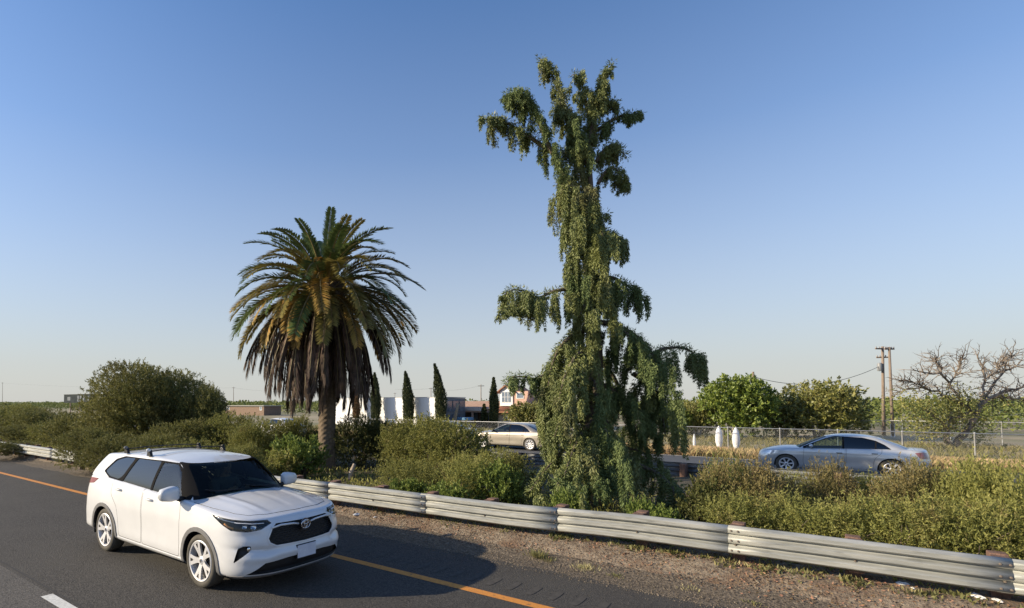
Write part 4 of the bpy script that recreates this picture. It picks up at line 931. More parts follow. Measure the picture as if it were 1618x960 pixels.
# ------------------------------------------------------------ date palm
FG = pm('frond_green', (.075, .115, .036), (.15, .205, .065), rough=.42, scale=3, isl=.2, trans=.22)
FO = pm('frond_orange_tip', (.36, .25, .06), (.46, .30, .09), rough=.5, scale=3, isl=.25, trans=.15)
FY = pm('frond_olive', (.20, .18, .05), (.32, .26, .08), rough=.45, scale=3, isl=.2, trans=.22)
FD = pm('frond_dead', (.05, .034, .026), (.13, .085, .06), rough=.85, scale=4, isl=.35, trans=.05)
RAC = pm('rachis', (.16, .13, .05), (.24, .18, .08), rough=.5, scale=6)
def frond_mesh(name, e0, e1, L, r, dead=False, bend=1.25):
    n = 34; s = np.linspace(0, 1, n); ang = np.radians(e0 + (e1 - e0) * s ** bend); ds = L / (n - 1)
    x = np.r_[0, np.cumsum(np.cos(ang[:-1]) * ds)]; z = np.r_[0, np.cumsum(np.sin(ang[:-1]) * ds)]
    m = MB(); m.tube([(x[i], 0, z[i]) for i in range(n)], [max(.004, .045 * (1 - s[i]) ** .8) for i in range(n)], 5, cap=False, flat=.6)
    RV = np.array(m.v); RF = np.array(m.f)
    k = 84; t = np.linspace(.14, 1, k); t = np.repeat(t, 2); sd = np.tile([-1, 1], k); tj = np.clip(t + r.normal(0, .004, 2 * k), 0, 1)
    P = np.stack([np.interp(tj, s, x), 0 * tj, np.interp(tj, s, z)], 1); a = np.interp(tj, s, ang)
    T = np.stack([np.cos(a), 0 * a, np.sin(a)], 1); U = np.stack([-np.sin(a), 0 * a, np.cos(a)], 1); Y_ = np.stack([0 * a, sd, 0 * a], 1)
    fl = np.interp(t, [.14, .3, .6, .9, 1], [.26, .44, .50, .40, .24]) * L / 3.6 * r.uniform(.88, 1.08, 2 * k)
    if dead: D = unit(T * .9 + Y_ * .28 + U * -.1 + np.array([0, 0, -.5]) + r.normal(0, .13, P.shape)); W = .035
    else: D = unit(T * .72 + Y_ * .78 + U * .22 + r.normal(0, .07, P.shape)); W = .058
    A = unit(np.cross(D, U + .5 * Y_)); 
    mid = P + D * fl[:, None] * .4; tip = P + D * fl[:, None] + np.array([0, 0, -1]) * fl[:, None] * (.08 if not dead else .3)
    V = np.stack([P, mid + A * W / 2, tip, mid - A * W / 2], 1).reshape(-1, 3); F = np.arange(len(V)).reshape(-1, 4)
    Va = np.r_[RV, V]; Fa = np.r_[RF, F + len(RV)]
    tipf = (t > .55) if not dead else t > 2
    # yellowing shows on the lower half of each blade of the old fronds
    mi = np.r_[np.zeros(len(RF)), np.where((r.random(2 * k) < .0), 2, 1)]
    me = npmesh(name, Va, Fa); me.materials.append(RAC); me.materials.append(FG); me.polygons.foreach_set('material_index', np.asarray(mi, np.int32)); return me
def build_palm():
    base = (-13.78, 13.15, .1); root = thing('palm_tree', base, 'full headed date palm with a hanging skirt of dead brown fronds', 'palm tree')
    r = np.random.default_rng(5)
    nu, nz = 40, 230; zt = 6.2; V = []
    for k in range(nz + 1):
        z = zt * k / nz; rad = .285 + .16 * math.exp(-z / .22) - .015 * math.sin(z * 1.3) + .10 * max(0, (z - 4.6) / 1.6)
        for j in range(nu):
            a = 2 * math.pi * j / nu; u = a * 8 / (2 * math.pi); w = z / .085
            d = abs(((u + w * .5) % 1) - .5) + abs(((u - w * .5) % 1) - .5); bmp = .036 * (d ** 1.2) * (1 + .3 * math.sin(7 * a + z * 3)); lean = .05 * math.sin(z * .5)
            V.append(((rad + bmp) * math.cos(a) + lean, (rad + bmp) * math.sin(a), z - .05))
    F = [(k * nu + j, k * nu + (j + 1) % nu, (k + 1) * nu + (j + 1) % nu, (k + 1) * nu + j) for k in range(nz) for j in range(nu)]
    link('trunk', npmesh('trunk', V, F), pm('palm_trunk', (.10, .075, .05), (.20, .15, .105), rough=.95, scale=12, stretch=(1, 1, .5), c3=(.08, .065, .05), s3=3), root)
    m = MB(); bm = bmesh.new(); bmesh.ops.create_icosphere(bm, subdivisions=4, radius=.62)
    for v in bm.verts: v.co.z = v.co.z * 1.15; q = 1 + .12 * math.sin(9 * math.atan2(v.co.y, v.co.x) + v.co.z * 12); v.co.x *= q; v.co.y *= q
    me = bpy.data.meshes.new('crown_core'); bm.to_mesh(me); bm.free(); link('crown_core', me, pm('fibre', (.06, .045, .03), (.12, .09, .06), rough=.95, scale=20), root, loc=(0, 0, 6.35))
    bands = []; 
    for e0, e1, L, n, kind in [(84, 50, 2.15, 4, 'g'), (74, 18, 2.5, 8, 'g'), (60, -16, 2.75, 12, 'g'), (45, -38, 2.95, 14, 'g'), (30, -54, 3.1, 16, 'm'), (15, -64, 3.2, 18, 'm'), (0, -74, 3.2, 20, 'm'), (-12, -82, 3.2, 20, 'o'),
                               (-20, -86, 3.4, 24, 'd'), (-36, -89, 3.6, 32, 'd'), (-52, -91, 3.5, 32, 'd'), (-68, -92, 3.1, 24, 'd')]:
        dead = kind == 'd'; vs = [frond_mesh('frond', e0 + r.normal(0, 3), e1 + r.normal(0, 5), L * r.uniform(.93, 1.05), r, dead, bend=.8 if dead else 1.15) for _ in range(3)]
        var = []
        for me in vs:
            if dead: ms = [(RAC, FD)]
            elif kind == 'g': ms = [(RAC, FG), (RAC, FG), (RAC, FY)]
            elif kind == 'm': ms = [(RAC, FG), (RAC, FY), (RAC, FY), (RAC, FO)][:4 if e0 < 20 else 3]
            else: ms = [(RAC, FY), (RAC, FO)]
            for mm in ms:
                c = me.copy(); c.materials[0] = mm[0]; c.materials[1] = mm[1]; var.append(c)
        for i in range(n):
            az = 2 * math.pi * (i + r.uniform(-.3, .3)) / n + e0; me = var[int(r.integers(len(var)))]
            t = (e0 + 90) / 180; zc = 5.75 + .95 * t; rr = .45 * math.cos(math.radians(e0)) + .05
            link('frond', me, None, root, loc=(rr * math.cos(az) - .06, rr * math.sin(az) - .08, zc + r.normal(0, .06)), rot=(r.normal(0, .12), r.normal(0, .05), az), scale=(r.uniform(.93, 1.12),) * 3)
    # the few orange fronds that hang towards the road
    for az, e0, e1, L, z in ((-1.75, 10, -88, 2.3, 6.5), (-2.6, 5, -88, 2.5, 6.4), (-.95, 25, -86, 2.6, 6.7), (-1.3, -10, -89, 2.6, 6.2), (-2.1, 55, -60, 1.1, 6.9), (-1.0, 60, -50, 1.2, 7.0)):
        me = frond_mesh('frond', e0, e1, L, r, bend=.7); me.materials[1] = FO
        link('frond', me, None, root, loc=(.5 * math.cos(az), .5 * math.sin(az), z), rot=(0, 0, az))
build_palm()
# ------------------------------------------------------------ weeping cedar
CED = pm('cedar_needles', (.135, .165, .05), (.235, .26, .085), rough=.6, scale=1.3, isl=.18, trans=.1, c3=(.14, .125, .055), s3=.7, lo3=.55, hi3=.72)
CEDB = pm('cedar_needles_blue', (.10, .14, .05), (.18, .225, .085), rough=.6, scale=1.3, isl=.12, trans=.1, spec=.2)
BARK = pm('cedar_bark', (.10, .075, .058), (.17, .135, .105), rough=.95, scale=14, stretch=(1, 1, .3), bump=.8)
CD = 12.5
def ced_path(pts, d0, d1, n=24):
    P = []
    for i, (x, y) in enumerate(pts):
        if 300 < y < 505 and abs(x - 935) < 62: x = 935 + (x - 935) * .9
        f = i / max(1, len(pts) - 1); P.append(at(x, y, d=CD + d0 + (d1 - d0) * f))
    P = np.array(P); s = np.r_[0, np.cumsum(np.linalg.norm(np.diff(P, axis=0), axis=1))]; t = np.linspace(0, s[-1], n)
    # smooth
    Q = np.stack([np.interp(t, s, P[:, k]) for k in range(3)], 1)
    for _ in range(3): Q[1:-1] = (Q[:-2] + Q[1:-1] * 2 + Q[2:]) / 4
    return Q, s[-1]
CB = [  # points, depth start, depth end, droop start, droop end (m), spread (m), density
    ([(905, 300), (888, 270), (866, 228), (850, 190), (836, 158), (818, 140), (800, 152)], 0, -.3, .9, .45, .22, 1.2),
    ([(872, 240), (845, 222), (812, 200), (785, 186), (760, 189)], 0, .2, .8, .32, .18, 1.1),
    ([(925, 300), (915, 240), (902, 195), (888, 155), (872, 115), (853, 92)], .1, 0, .75, .40, .22, 1.3),
    ([(902, 195), (890, 175), (885, 160)], 0, -.4, .5, .3, .2, 1),
    ([(928, 260), (918, 215), (905, 190)], -.1, -.5, .6, .5, .25, 1.1),
    ([(935, 220), (930, 180), (922, 140), (912, 116), (903, 118)], .1, .2, .5, .28, .16, 1.1),
    ([(938, 230), (940, 180), (946, 140), (955, 118), (968, 100)], 0, 0, .6, .22, .16, 1.2),
    ([(942, 165), (958, 158), (972, 163), (977, 172)], 0, .2, .3, .2, .12, 1),
    ([(945, 205), (962, 192), (985, 181), (1012, 181)], 0, .1, .5, .2, .14, 1),
    ([(942, 255), (955, 235), (970, 226), (982, 240), (991, 248)], 0, 0, .6, .2, .16, 1.1),
    ([(945, 290), (958, 268), (972, 264), (982, 280), (987, 296)], 0, .1, .45, .25, .14, 1.1),
    ([(930, 330), (905, 300), (880, 290)], 0, -.2, .9, .8, .2, .9),
    ([(935, 320), (925, 300), (900, 292), (888, 300)], 0, -.5, 1.0, .9, .2, .9),
    ([(935, 345), (950, 340), (964, 338)], 0, .1, .5, .35, .14, 1),
    ([(935, 380), (915, 330), (900, 340), (890, 350)], 0, -.5, 1.2, .7, .2, 1),
    ([(938, 385), (950, 362), (970, 370), (985, 382)], 0, .1, .8, .55, .18, 1.1),
    ([(930, 400), (938, 372), (950, 364), (958, 374)], -.2, -.7, 1.2, .8, .22, 1.1),
    ([(930, 400), (912, 385), (900, 400)], 0, -.3, 1.0, .9, .2, 1),
    ([(930, 460), (912, 430), (900, 445)], 0, -.5, 1.1, .9, .2, 1),
    ([(935, 450), (945, 430), (958, 450)], 0, -.6, 1.1, .8, .22, 1.1),
    ([(935, 445), (968, 436), (992, 448), (1010, 462), (1021, 484)], 0, .2, .9, .45, .2, 1.2),
    ([(930, 470), (900, 455), (870, 460), (850, 474), (826, 458), (808, 455), (797, 466)], 0, -.2, 1.15, .25, .2, 1.1),
    ([(850, 476), (825, 482), (805, 484), (787, 492)], -.1, -.3, .35, .12, .12, .9),
    ([(935, 500), (925, 480), (912, 500)], -.1, -.7, 1.2, .9, .25, 1),
    ([(938, 500), (955, 480), (968, 510)], 0, -.5, 1.1, .9, .2, 1),
    # lower dome, left
    ([(935, 520), (905, 528), (884, 548), (872, 575), (866, 610)], 0, -.5, 1.5, 1.6, .2, 1.3),
    ([(905, 545), (882, 560), (870, 580), (862, 620)], .2, .3, .9, 1.7, .16, 1),
    ([(872, 585), (848, 600), (825, 594), (806, 596), (799, 606)], 0, -.1, .6, .3, .18, 1.2),
    ([(935, 545), (910, 560), (890, 600), (880, 650)], -.2, -1.2, 1.2, 1.6, .3, 1.1),
    ([(935, 600), (915, 600), (892, 640), (876, 690)], -.2, -1.5, 1.3, 1.2, .3, 1.1),
    ([(866, 600), (858, 650), (858, 690)], -.2, -.3, .7, .5, .12, .9),
    # lower dome, right
    ([(938, 508), (965, 510), (1000, 526), (1030, 555), (1046, 590), (1052, 640)], 0, -.3, 1.4, 1.4, .3, 1.35),
    ([(960, 512), (985, 522), (1010, 545), (1030, 580)], -.2, -1.0, 1.1, 1.0, .25, 1.1),
    ([(1030, 560), (1048, 550), (1075, 548), (1096, 556), (1104, 580)], .2, .2, 1.0, .75, .2, 1.25),
    ([(1000, 590), (1030, 610), (1046, 650), (1052, 690)], .1, .2, 1.2, .7, .25, 1),
    ([(940, 560), (968, 590), (990, 640), (1000, 690)], .5, .8, 1.2, 1.2, .3, 1),
    ([(940, 600), (975, 620), (1015, 650), (1040, 690)], .3, .2, 1.0, .6, .3, .9),
    # skirts
    ([(938, 600), (945, 640), (960, 690), (965, 740)], -.3, -1.7, 1.1, 1.0, .32, 1.2),
    ([(938, 640), (955, 660), (978, 700), (990, 760)], 0, -1.0, 1.1, .8, .3, 1.1),
    ([(938, 660), (915, 690), (902, 720), (892, 750)], -.4, -1.9, 1.0, .7, .3, 1.2),
    ([(935, 690), (900, 700), (868, 735), (838, 775)], -.3, -1.3, .7, .45, .3, 1.2),
    ([(935, 700), (935, 730), (945, 770)], -.5, -2.2, .8, .6, .35, 1.2),
    ([(938, 690), (905, 730), (880, 765)], -.3, -2.0, .7, .5, .3, 1.1),
    ([(940, 700), (975, 730), (985, 770)], -.2, -1.9, .7, .45, .3, 1.1),
    ([(945, 690), (985, 720), (1010, 760)], .2, -.4, .9, .5, .35, 1.1),
    ([(955, 700), (1010, 712), (1045, 730)], .4, .4, .9, .6, .35, 1.0),
    ([(975, 720), (1035, 745), (1070, 765), (1092, 795), (1103, 822)], .2, -1.3, .6, .5, .2, 1.3),
    ([(1040, 748), (1062, 768), (1070, 800)], -.7, -1.4, .55, .3, .25, 1.1),
]
def build_cedar():
    r = np.random.default_rng(9)
    b = at(940, 815, d=CD); root = thing('cedar_tree', (b[0], b[1], 0.0), 'tall weeping cedar with ragged drooping boughs and a forked one-sided top', 'tree'); o = np.array([b[0], b[1], 0])
    T, _ = ced_path([(940, 815), (938, 740), (935, 650), (940, 560), (936, 500), (932, 440), (928, 390), (936, 340), (932, 290), (930, 230), (938, 180), (946, 140)], 0, 0, 40); T[0, 2] = -.1
    m = MB(); m.tube([tuple(p - o) for p in T], [.30 * (1 - i / 39) ** 1.4 + .03 for i in range(40)], 10); m.build('trunk', BARK, root, True)
    allb = list(CB)
    for pts, d0, d1, g0, g1, sp, dens in allb:
        Q, Ls = ced_path(pts, d0, d1); n = len(Q); rel = Q - o
        m = MB(); r0 = .035 + .012 * Ls; m.tube([tuple(p) for p in rel], [r0 * (1 - .85 * i / (n - 1)) for i in range(n)], 6); br = m.build('branch', BARK, root, True)
        nc = int(Ls * (12 if Q[0, 2] > 4.6 else 8) * dens) + 4; tc_ = r.uniform(.04, 1, nc) ** .9; per_c = 6; ns = nc * per_c
        t = np.clip(np.repeat(tc_, per_c) + r.normal(0, .012, ns), 0, 1); idx = t * (n - 1); S0 = np.stack([np.interp(idx, np.arange(n), rel[:, k]) for k in range(3)], 1)
        lat = np.repeat(r.normal(0, 1, (nc, 1)) * _f0[None] * sp * (1.5 if Q[0, 2] < 7.2 else 1.0) + r.normal(0, 1, (nc, 1)) * _r0[None] * sp * .28, per_c, 0) + r.normal(0, .032, (ns, 3)); off = np.linalg.norm(lat, axis=1)
        S0 = S0 + lat; S0[:, 2] -= off * .35
        ln = (g0 + (g1 - g0) * t) * (.68 if Q[0, 2] > 7.2 else (.72 if Q[0, 2] < 4.6 else 1.0)) * np.repeat(r.uniform(.45, 1.1, nc) * np.where(r.random(nc) < .12, 1.25, 1), per_c) * r.uniform(.5, 1.0, ns)
        lean = unit(lat) * .12 + np.repeat(r.normal(0, .05, (nc, 3)), per_c, 0)
        PP, DD, LL = [], [], []
        for i in range(ns):
            k = max(4, int(ln[i] / .042)); u = np.linspace(0, 1, k); per = 13
            c = S0[i] + np.outer(u * ln[i], [0, 0, -1]) + np.outer(np.sin(u * 1.5) * ln[i], lean[i]) + r.normal(0, .006, (k, 3))
            c = np.repeat(c, per, 0); wdt = np.repeat(.04 * (1 - .6 * u) + .008, per)
            rd = unit(r.normal(0, 1, (len(c), 3))); c2 = c + rd * wdt[:, None] * r.uniform(0, .9, (len(c), 1)); c2[:, 2] = np.maximum(c2[:, 2], .02)
            PP.append(c2); DD.append(unit(rd * .7 + np.array([0, 0, -.9]))); LL.append(r.uniform(.04, .078, len(c)))
        # tufts clothing the bough itself
        nt_ = int(Ls * 380 * dens); idx = r.uniform(.08, 1, nt_) * (n - 1); c = np.stack([np.interp(idx, np.arange(n), rel[:, k]) for k in range(3)], 1)
        rd = unit(r.normal(0, 1, (nt_, 3)) + np.array([0, 0, .2])); PP.append(c + rd * r.uniform(.02, .12, (nt_, 1))); DD.append(unit(rd + np.array([0, 0, -.35]))); LL.append(r.uniform(.05, .10, nt_))
        P = np.concatenate(PP); D = np.concatenate(DD); L = np.concatenate(LL)
        A_ = unit(np.cross(D, unit(r.normal(0, 1, P.shape)))) * (L * .15)[:, None]; V = np.stack([P - A_ + D * (L * .2)[:, None], P + D * L[:, None], P + A_], 1).reshape(-1, 3); F = np.arange(len(V)).reshape(-1, 3)
        link('foliage', npmesh('foliage', V, F), CEDB if r.random() < .33 else CED, br)
build_cedar()
# ------------------------------------------------------------ beyond the far carriageway
def gz(Y): return float(np.interp(Y, [29.5, 30.3, 34.3, 35, 40], [-.06, -.06, -.36, -.36, -.9]))
GZ = -.9
# chain link fences
STEEL = pm('fence_steel', (.42, .43, .44), (.55, .56, .57), rough=.45, metal=.4, scale=8)
WIREM = pm('fence_wire', (.30, .31, .32), rough=.5, metal=.4)
def fence(Y, x0, x1, zt, zb, sp, label, mesh_x0=None, mesh_x1=None):
    root = thing('chain_link_fence', (x0, Y, zb), label, 'fence', group='chain link fences'); h = zt - zb
    m = MB(); m.lathe([(.03, -.05), (.03, h), (.038, h + .01), (.02, h + .05), (.001, h + .06)], 8); pmesh = m.mesh('post', True, 40); x = x0; k = 0
    while x <= x1 + .01: link('post', pmesh, STEEL, root, loc=(x - x0, 0, 0)); x += sp; k += 1
    m = MB(); m.tube([(0, 0, h), (x1 - x0, 0, h)], .021, 6); m.build('top_rail', STEEL, root, True)
    m = MB(); m.tube([(0, 0, .06), (x1 - x0, 0, .06)], .006, 4); m.build('tension_wire', WIREM, root)
    a0, a1 = (mesh_x0 or x0) - x0, (mesh_x1 or x1) - x0; pit = .09; n = int((a1 - a0) / pit); xs = a0 + np.arange(n) * pit; w = .0022; V = []
    for sgn in (1, -1):
        xa = xs if sgn == 1 else xs + h; xb = xa + sgn * h
        for dx, dy in ((-w, -w), (w, -w), (0, w * 1.4)):
            V.append(np.stack([xa + dx, 0 * xa + dy, 0 * xa], 1)); V.append(np.stack([xb + dx, 0 * xa + dy, 0 * xa + h], 1))
    F = []
    for s_ in (0, 1):
        o = s_ * 6 * n; i = np.arange(n)
        for a, b in ((0, 1), (1, 2), (2, 0)): F.append(np.stack([o + 2 * a * n + i, o + 2 * b * n + i, o + (2 * b + 1) * n + i, o + (2 * a + 1) * n + i], 1))
    link('wire_mesh', npmesh('wire_mesh', np.concatenate(V), np.concatenate(F)), WIREM, root, kind='stuff')
fence(34.0, -34.5, 11.6, 1.2, -.36, 2.3, 'nearer chain link fence with a silver top rail behind the dry grass')
fence(66.0, -1.5, 30.0, .95, GZ, 3.0, 'farther chain link fence on the right, behind the utility poles')
# dry grass verge
def blades(name, mat, n, xr, yr, h, w, zf, r, lean=.35, clump=None, kind='stuff', parent=None, loc=(0, 0, 0)):
    if clump is not None:
        c = np.stack([r.uniform(*xr, clump), r.uniform(*yr, clump)], 1); q = c[r.integers(0, clump, n)] + r.normal(0, .10, (n, 2)); X, Y = q.T
    else: X = r.uniform(*xr, n); Y = r.uniform(*yr, n)
    H = h * r.uniform(.5, 1.15, n); A = r.uniform(0, 6.28, n); D = r.normal(0, lean, (n, 2)) * H[:, None]; W = w * r.uniform(.6, 1.3, n); Z = zf(X, Y)
    b0 = np.stack([X - np.cos(A) * W, Y - np.sin(A) * W, Z], 1); b1 = np.stack([X + np.cos(A) * W, Y + np.sin(A) * W, Z], 1)
    m1 = np.stack([X + D[:, 0] * .4 + np.cos(A) * W * .7, Y + D[:, 1] * .4 + np.sin(A) * W * .7, Z + H * .6], 1); tp = np.stack([X + D[:, 0], Y + D[:, 1], Z + H], 1)
    V = np.stack([b0, b1, m1, tp], 1).reshape(-1, 3); return link(name, npmesh(name, V, np.arange(4 * n).reshape(-1, 4)), mat, parent, kind=kind, loc=loc)
GRS = pm('dry_grass_blade', (.42, .30, .15), (.58, .45, .26), rough=.7, scale=.8, isl=.3, trans=.3, c3=(.26, .24, .09), s3=.35, lo3=.5, hi3=.65)
gr_ = np.random.default_rng(3)
zfar = lambda X, Y: np.interp(Y, [29.5, 30.3, 34.3, 35, 40], [-.06, -.06, -.36, -.36, -.9])
tag(blades('dry_grass', GRS, 120000, (-40, 14), (29.0, 39.5), .46, .012, zfar, gr_, clump=30000), 'tall golden dry grass between the far road and the fence', 'grass')
GRY = pm('yard_weed_blade', (.17, .17, .06), (.30, .26, .12), rough=.7, scale=.8, isl=.3, trans=.3)
tag(blades('yard_grass', GRY, 50000, (-60, 30), (39, 62), .38, .016, zfar, gr_, clump=5000), 'patchy yellow green weeds in the yard behind the fence', 'grass')
# orchard far behind
def orchard():
    r = np.random.default_rng(17); P = []
    for Y in list(np.arange(82, 130, 6.0)) + list(np.arange(130, 300, 15.0)):
        x = -40 if Y < 100 else -Y * 4.2
        while x < Y * .6: P.append((x, Y + r.normal(0, .6), r.uniform(3.2, 4.3))); x += 5.2 if Y < 130 else 8.0
    # nearer rows only right of the house yard
    P = [p for p in P if not (p[0] < -12 and p[1] < 118)]
    P = np.array(P); n = len(P); per = np.where(P[:, 1] < 130, 150, 48); idx = np.repeat(np.arange(n), per); q = P[idx]; m = len(idx)
    d = unit(r.normal(0, 1, (m, 3)) + np.array([0, 0, .3])); R_ = np.stack([2.9 + 0 * q[:, 0], 2.9 + 0 * q[:, 0], q[:, 2] * .5], 1)
    C = np.stack([q[:, 0], q[:, 1], GZ + q[:, 2] * .52], 1) + d * R_ * r.uniform(.75, 1.1, (m, 1))
    s = np.where(q[:, 1] < 130, .38, .95) * r.uniform(.6, 1.3, m); D = unit(d + r.normal(0, .7, (m, 3)) + np.array([0, 0, .3]))
    V, F = leaf_quads(C, D, s, s * .75, r)
    ob = link('orchard', npmesh('orchard', V, F), pm('orchard_leaf', (.09, .12, .025), (.18, .21, .05), rough=.6, scale=.15, isl=.3, trans=.2), kind='stuff')
    tag(ob, 'rows of low green orchard trees spread along the horizon', 'orchard'); print('orchard', len(F))
orchard()
# leafy yard trees
LM['tree_g'] = pm('leaf_tree_green', (.12, .17, .03), (.24, .30, .06), rough=.5, scale=.9, isl=.35, trans=.25)
LM['tree_o'] = pm('leaf_tree_olive', (.15, .165, .04), (.29, .28, .085), rough=.5, scale=.9, isl=.35, trans=.25, c3=(.22, .14, .06), s3=1.2, lo3=.6, hi3=.7)
shrub_variant('treeg', 61, 3.5, 5.2, 1900, 10, .30, .17, lobes=20, spray=.45, deep=.25)
shrub_variant('treeo', 62, 4.2, 5.0, 1600, 10, .30, .15, lobes=16, spray=.7, deep=.25, up=.7)
def yard_tree(px, top, wpx, basepx, key, tone, label, name='yard_tree'):
    B_ = at(px, basepx, z=GZ); d = float((B_ - np.array([0, 0, CAMZ])) @ _f); T_ = at(px, top, d=d); rad = wpx / 2 * d / FPX; me, st, R0, H = SH[key]; k = (key, tone)
    root = thing(name, (B_[0], B_[1], GZ), label, 'tree', rz=random.uniform(0, 6), group='yard trees'); s = rad / R0; h = T_[2] - GZ
    paint_link('crown', me, LM[tone], root, (s, s, h / H))
    m = MB()
    for i in range(4): a = i * 1.6; m.tube([(0.2 * math.cos(a), .2 * math.sin(a), -.1), (.5 * math.cos(a), .5 * math.sin(a), h * .2), (1.2 * math.cos(a), 1.2 * math.sin(a), h * .55)], [.14, .11, .05], 6, cap=False)
    m.build('trunk', pm('pale_trunk', (.32, .29, .25), (.45, .42, .37), rough=.9, scale=6), root, True)
yard_tree(1162, 603, 108, 692, 'treeg', 'tree_g', 'dense round bright green tree behind the fence, left of the two leafy yard trees')
yard_tree(1292, 608, 142, 692, 'treeo', 'tree_o', 'broad uneven olive green tree behind the fence above the silver blue sedan')
yard_tree(1100, 636, 60, 690, 'treeo', 'tree_o', 'smaller pale tree tucked against the left side of the round green tree')
yard_tree(1235, 640, 60, 690, 'treeg', 'tree_o', 'small olive tree filling the gap between the two large yard trees')
yard_tree(1065, 648, 50, 690, 'treeg', 'tree_g', 'small green tree seen just right of the cedar skirt')
yard_tree(832, 640, 66, 688, 'treeg', 'tree_o', 'rounded garden tree in front of the house wall, behind the champagne sedan roof')
# cypresses
def cypress(px, top, wpx, Y, bow, label, tone='cyp', zb=GZ):
    T_ = at(px, top, Y=Y); d = float((T_ - np.array([0, 0, CAMZ])) @ _f); w = wpx * d / FPX / 2; h = T_[2] - zb; r = np.random.default_rng(int(px)); n = 9500
    t = r.uniform(.02, 1, n) ** 1.1; prof = np.clip(np.minimum((1 - t) * 2.2, .55 + t * 1.2), 0, 1) ** .8 * w; a = r.uniform(0, 6.28, n); q = prof * r.uniform(.55, 1.08, n) * (1 + .15 * np.sin(3 * a + t * 14))
    sh = -bow * t ** 2.5; P = np.stack([q * np.cos(a) + sh * _r0[0], q * np.sin(a) + sh * _r0[1], t * h], 1); D = unit(np.stack([np.cos(a) * .35, np.sin(a) * .35, 1 + 0 * a], 1) + r.normal(0, .25, (n, 3)))
    s = r.uniform(.16, .34, n); V, F = leaf_quads(P, D, s, s * .32, r)
    root = thing('cypress', (T_[0], T_[1], zb), label, 'cypress', group='cypresses in the yard')
    link('crown', npmesh('cypress_crown', V, F), {'cyp': pm('cypress_leaf', (.03, .045, .015), (.07, .085, .03), rough=.6, scale=1.5, isl=.35, trans=.12), 'brown': pm('cypress_dry', (.16, .09, .04), (.24, .15, .07), rough=.7, scale=2, isl=.3)}[tone], root)
    m = MB(); m.tube([tuple(np.array([_r0[0], _r0[1], 0]) * (-bow * tt ** 2.5) + np.array([0, 0, tt * h])) for tt in np.linspace(0, .97, 12)], [w * .62 * min(1, .55 + tt * 1.2) * min(1, (1 - tt) * 2.2) ** .8 + .01 for tt in np.linspace(0, .97, 12)], 8); m.build('shadow_core', pm('cypress_shadow_core', (.02, .026, .012), rough=.9), root)  # opaque dark core added inside the crown to make its cast shadow solid
    m = MB(); m.tube([(0, 0, -.1), (0, 0, h * .5), tuple(np.array([_r0[0], _r0[1], 0]) * -bow * .75 + np.array([0, 0, h * .9]))], [.12, .08, .02], 6); m.build('trunk', STEM, root)
WB = at(703, 677, z=GZ); YB = float(WB[1]); print('shed', WB, YB)
cypress(646, 588, 17, YB - 1.3, .5, 'dark cypress standing in front of the middle of the white shed')
cypress(697, 576, 17, YB - 1.2, .9, 'tallest cypress with a bent tip, at the right end of the white shed')
cypress(780, 598, 13, YB + 4, .0, 'slender cypress just left of the house dormer')
cypress(765, 640, 8, YB + 5, .0, 'small young cypress beside the slender one near the house')
cypress(594, 590, 15, YB - 1.4, .2, 'cypress partly hidden behind the right side of the palm skirt')
cypress(563, 612, 10, YB - 1.5, .1, 'dried brown cypress behind the palm skirt against the white shed', 'brown')
# white shed
WSH = pm('white_sheeting', (.80, .81, .82), (.72, .73, .75), rough=.6, scale=1.2, stretch=(1, 1, .3), bump=.4, bscale=2)
def shed():
    x1 = float(WB[0]); x0 = float(at(524, 650, Y=YB)[0]); zt = float(at(703, 627.5, Y=YB)[2]); H_ = zt - GZ; Wd = 5.2
    root = thing('shed', (x1, YB, GZ), 'long low white sheeted shed behind the cypresses, its right end dark and glazed', 'shed'); L_ = x1 - x0; n = 9
    for i in range(n):
        a, b = -L_ + L_ * i / n, -L_ + L_ * (i + 1) / n; m = MB(); k = 6; V = []
        for j in range(k + 1):
            u = a + (b - a) * j / k; y = -.02 - .025 * math.sin(math.pi * j / k)
            V += [(u, y, 0), (u, y * .6, H_ * .5), (u, y, H_ - .02 * math.sin(math.pi * j / k))]
        m.add(V, [(3 * j + c, 3 * j + 3 + c, 3 * j + 4 + c, 3 * j + 1 + c) for j in range(k) for c in (0, 1)]); m.build('wall_sheet', WSH, root, True)
    m = MB(); m.box((-L_ / 2, Wd / 2 + .02, H_ / 2), (L_ - .02, Wd - .06, H_ - .1)); m.build('core', pm('shed_frame', (.16, .18, .2), rough=.8), root)
    m = MB(); m.box((-L_ / 2, Wd / 2, H_ + .03), (L_ + .1, Wd + .1, .08)); m.build('roof', pm('shed_roof', (.4, .42, .44), rough=.7), root)
    for i in range(3):
        for j in range(2):
            f = MB(); y0 = .25 + i * 1.65; z0 = .35 + j * 1.85; f.box((.03, y0 + .75, z0 + .8), (.05, 1.5, 1.6)); fo = f.build('window', pm('shed_window_frame', (.12, .14, .17), rough=.6), root)
            g = MB(); g.box((.062, y0 + .75, z0 + .8), (.012, 1.3, 1.4)); g.build('pane', pm('shed_pane', (.10, .13, .17), (.16, .2, .24), rough=.12, scale=.8), fo)
    m = MB(); m.box((.04, .06, H_ / 2), (.09, .14, H_)); m.build('corner_trim', WSH, root)
shed()
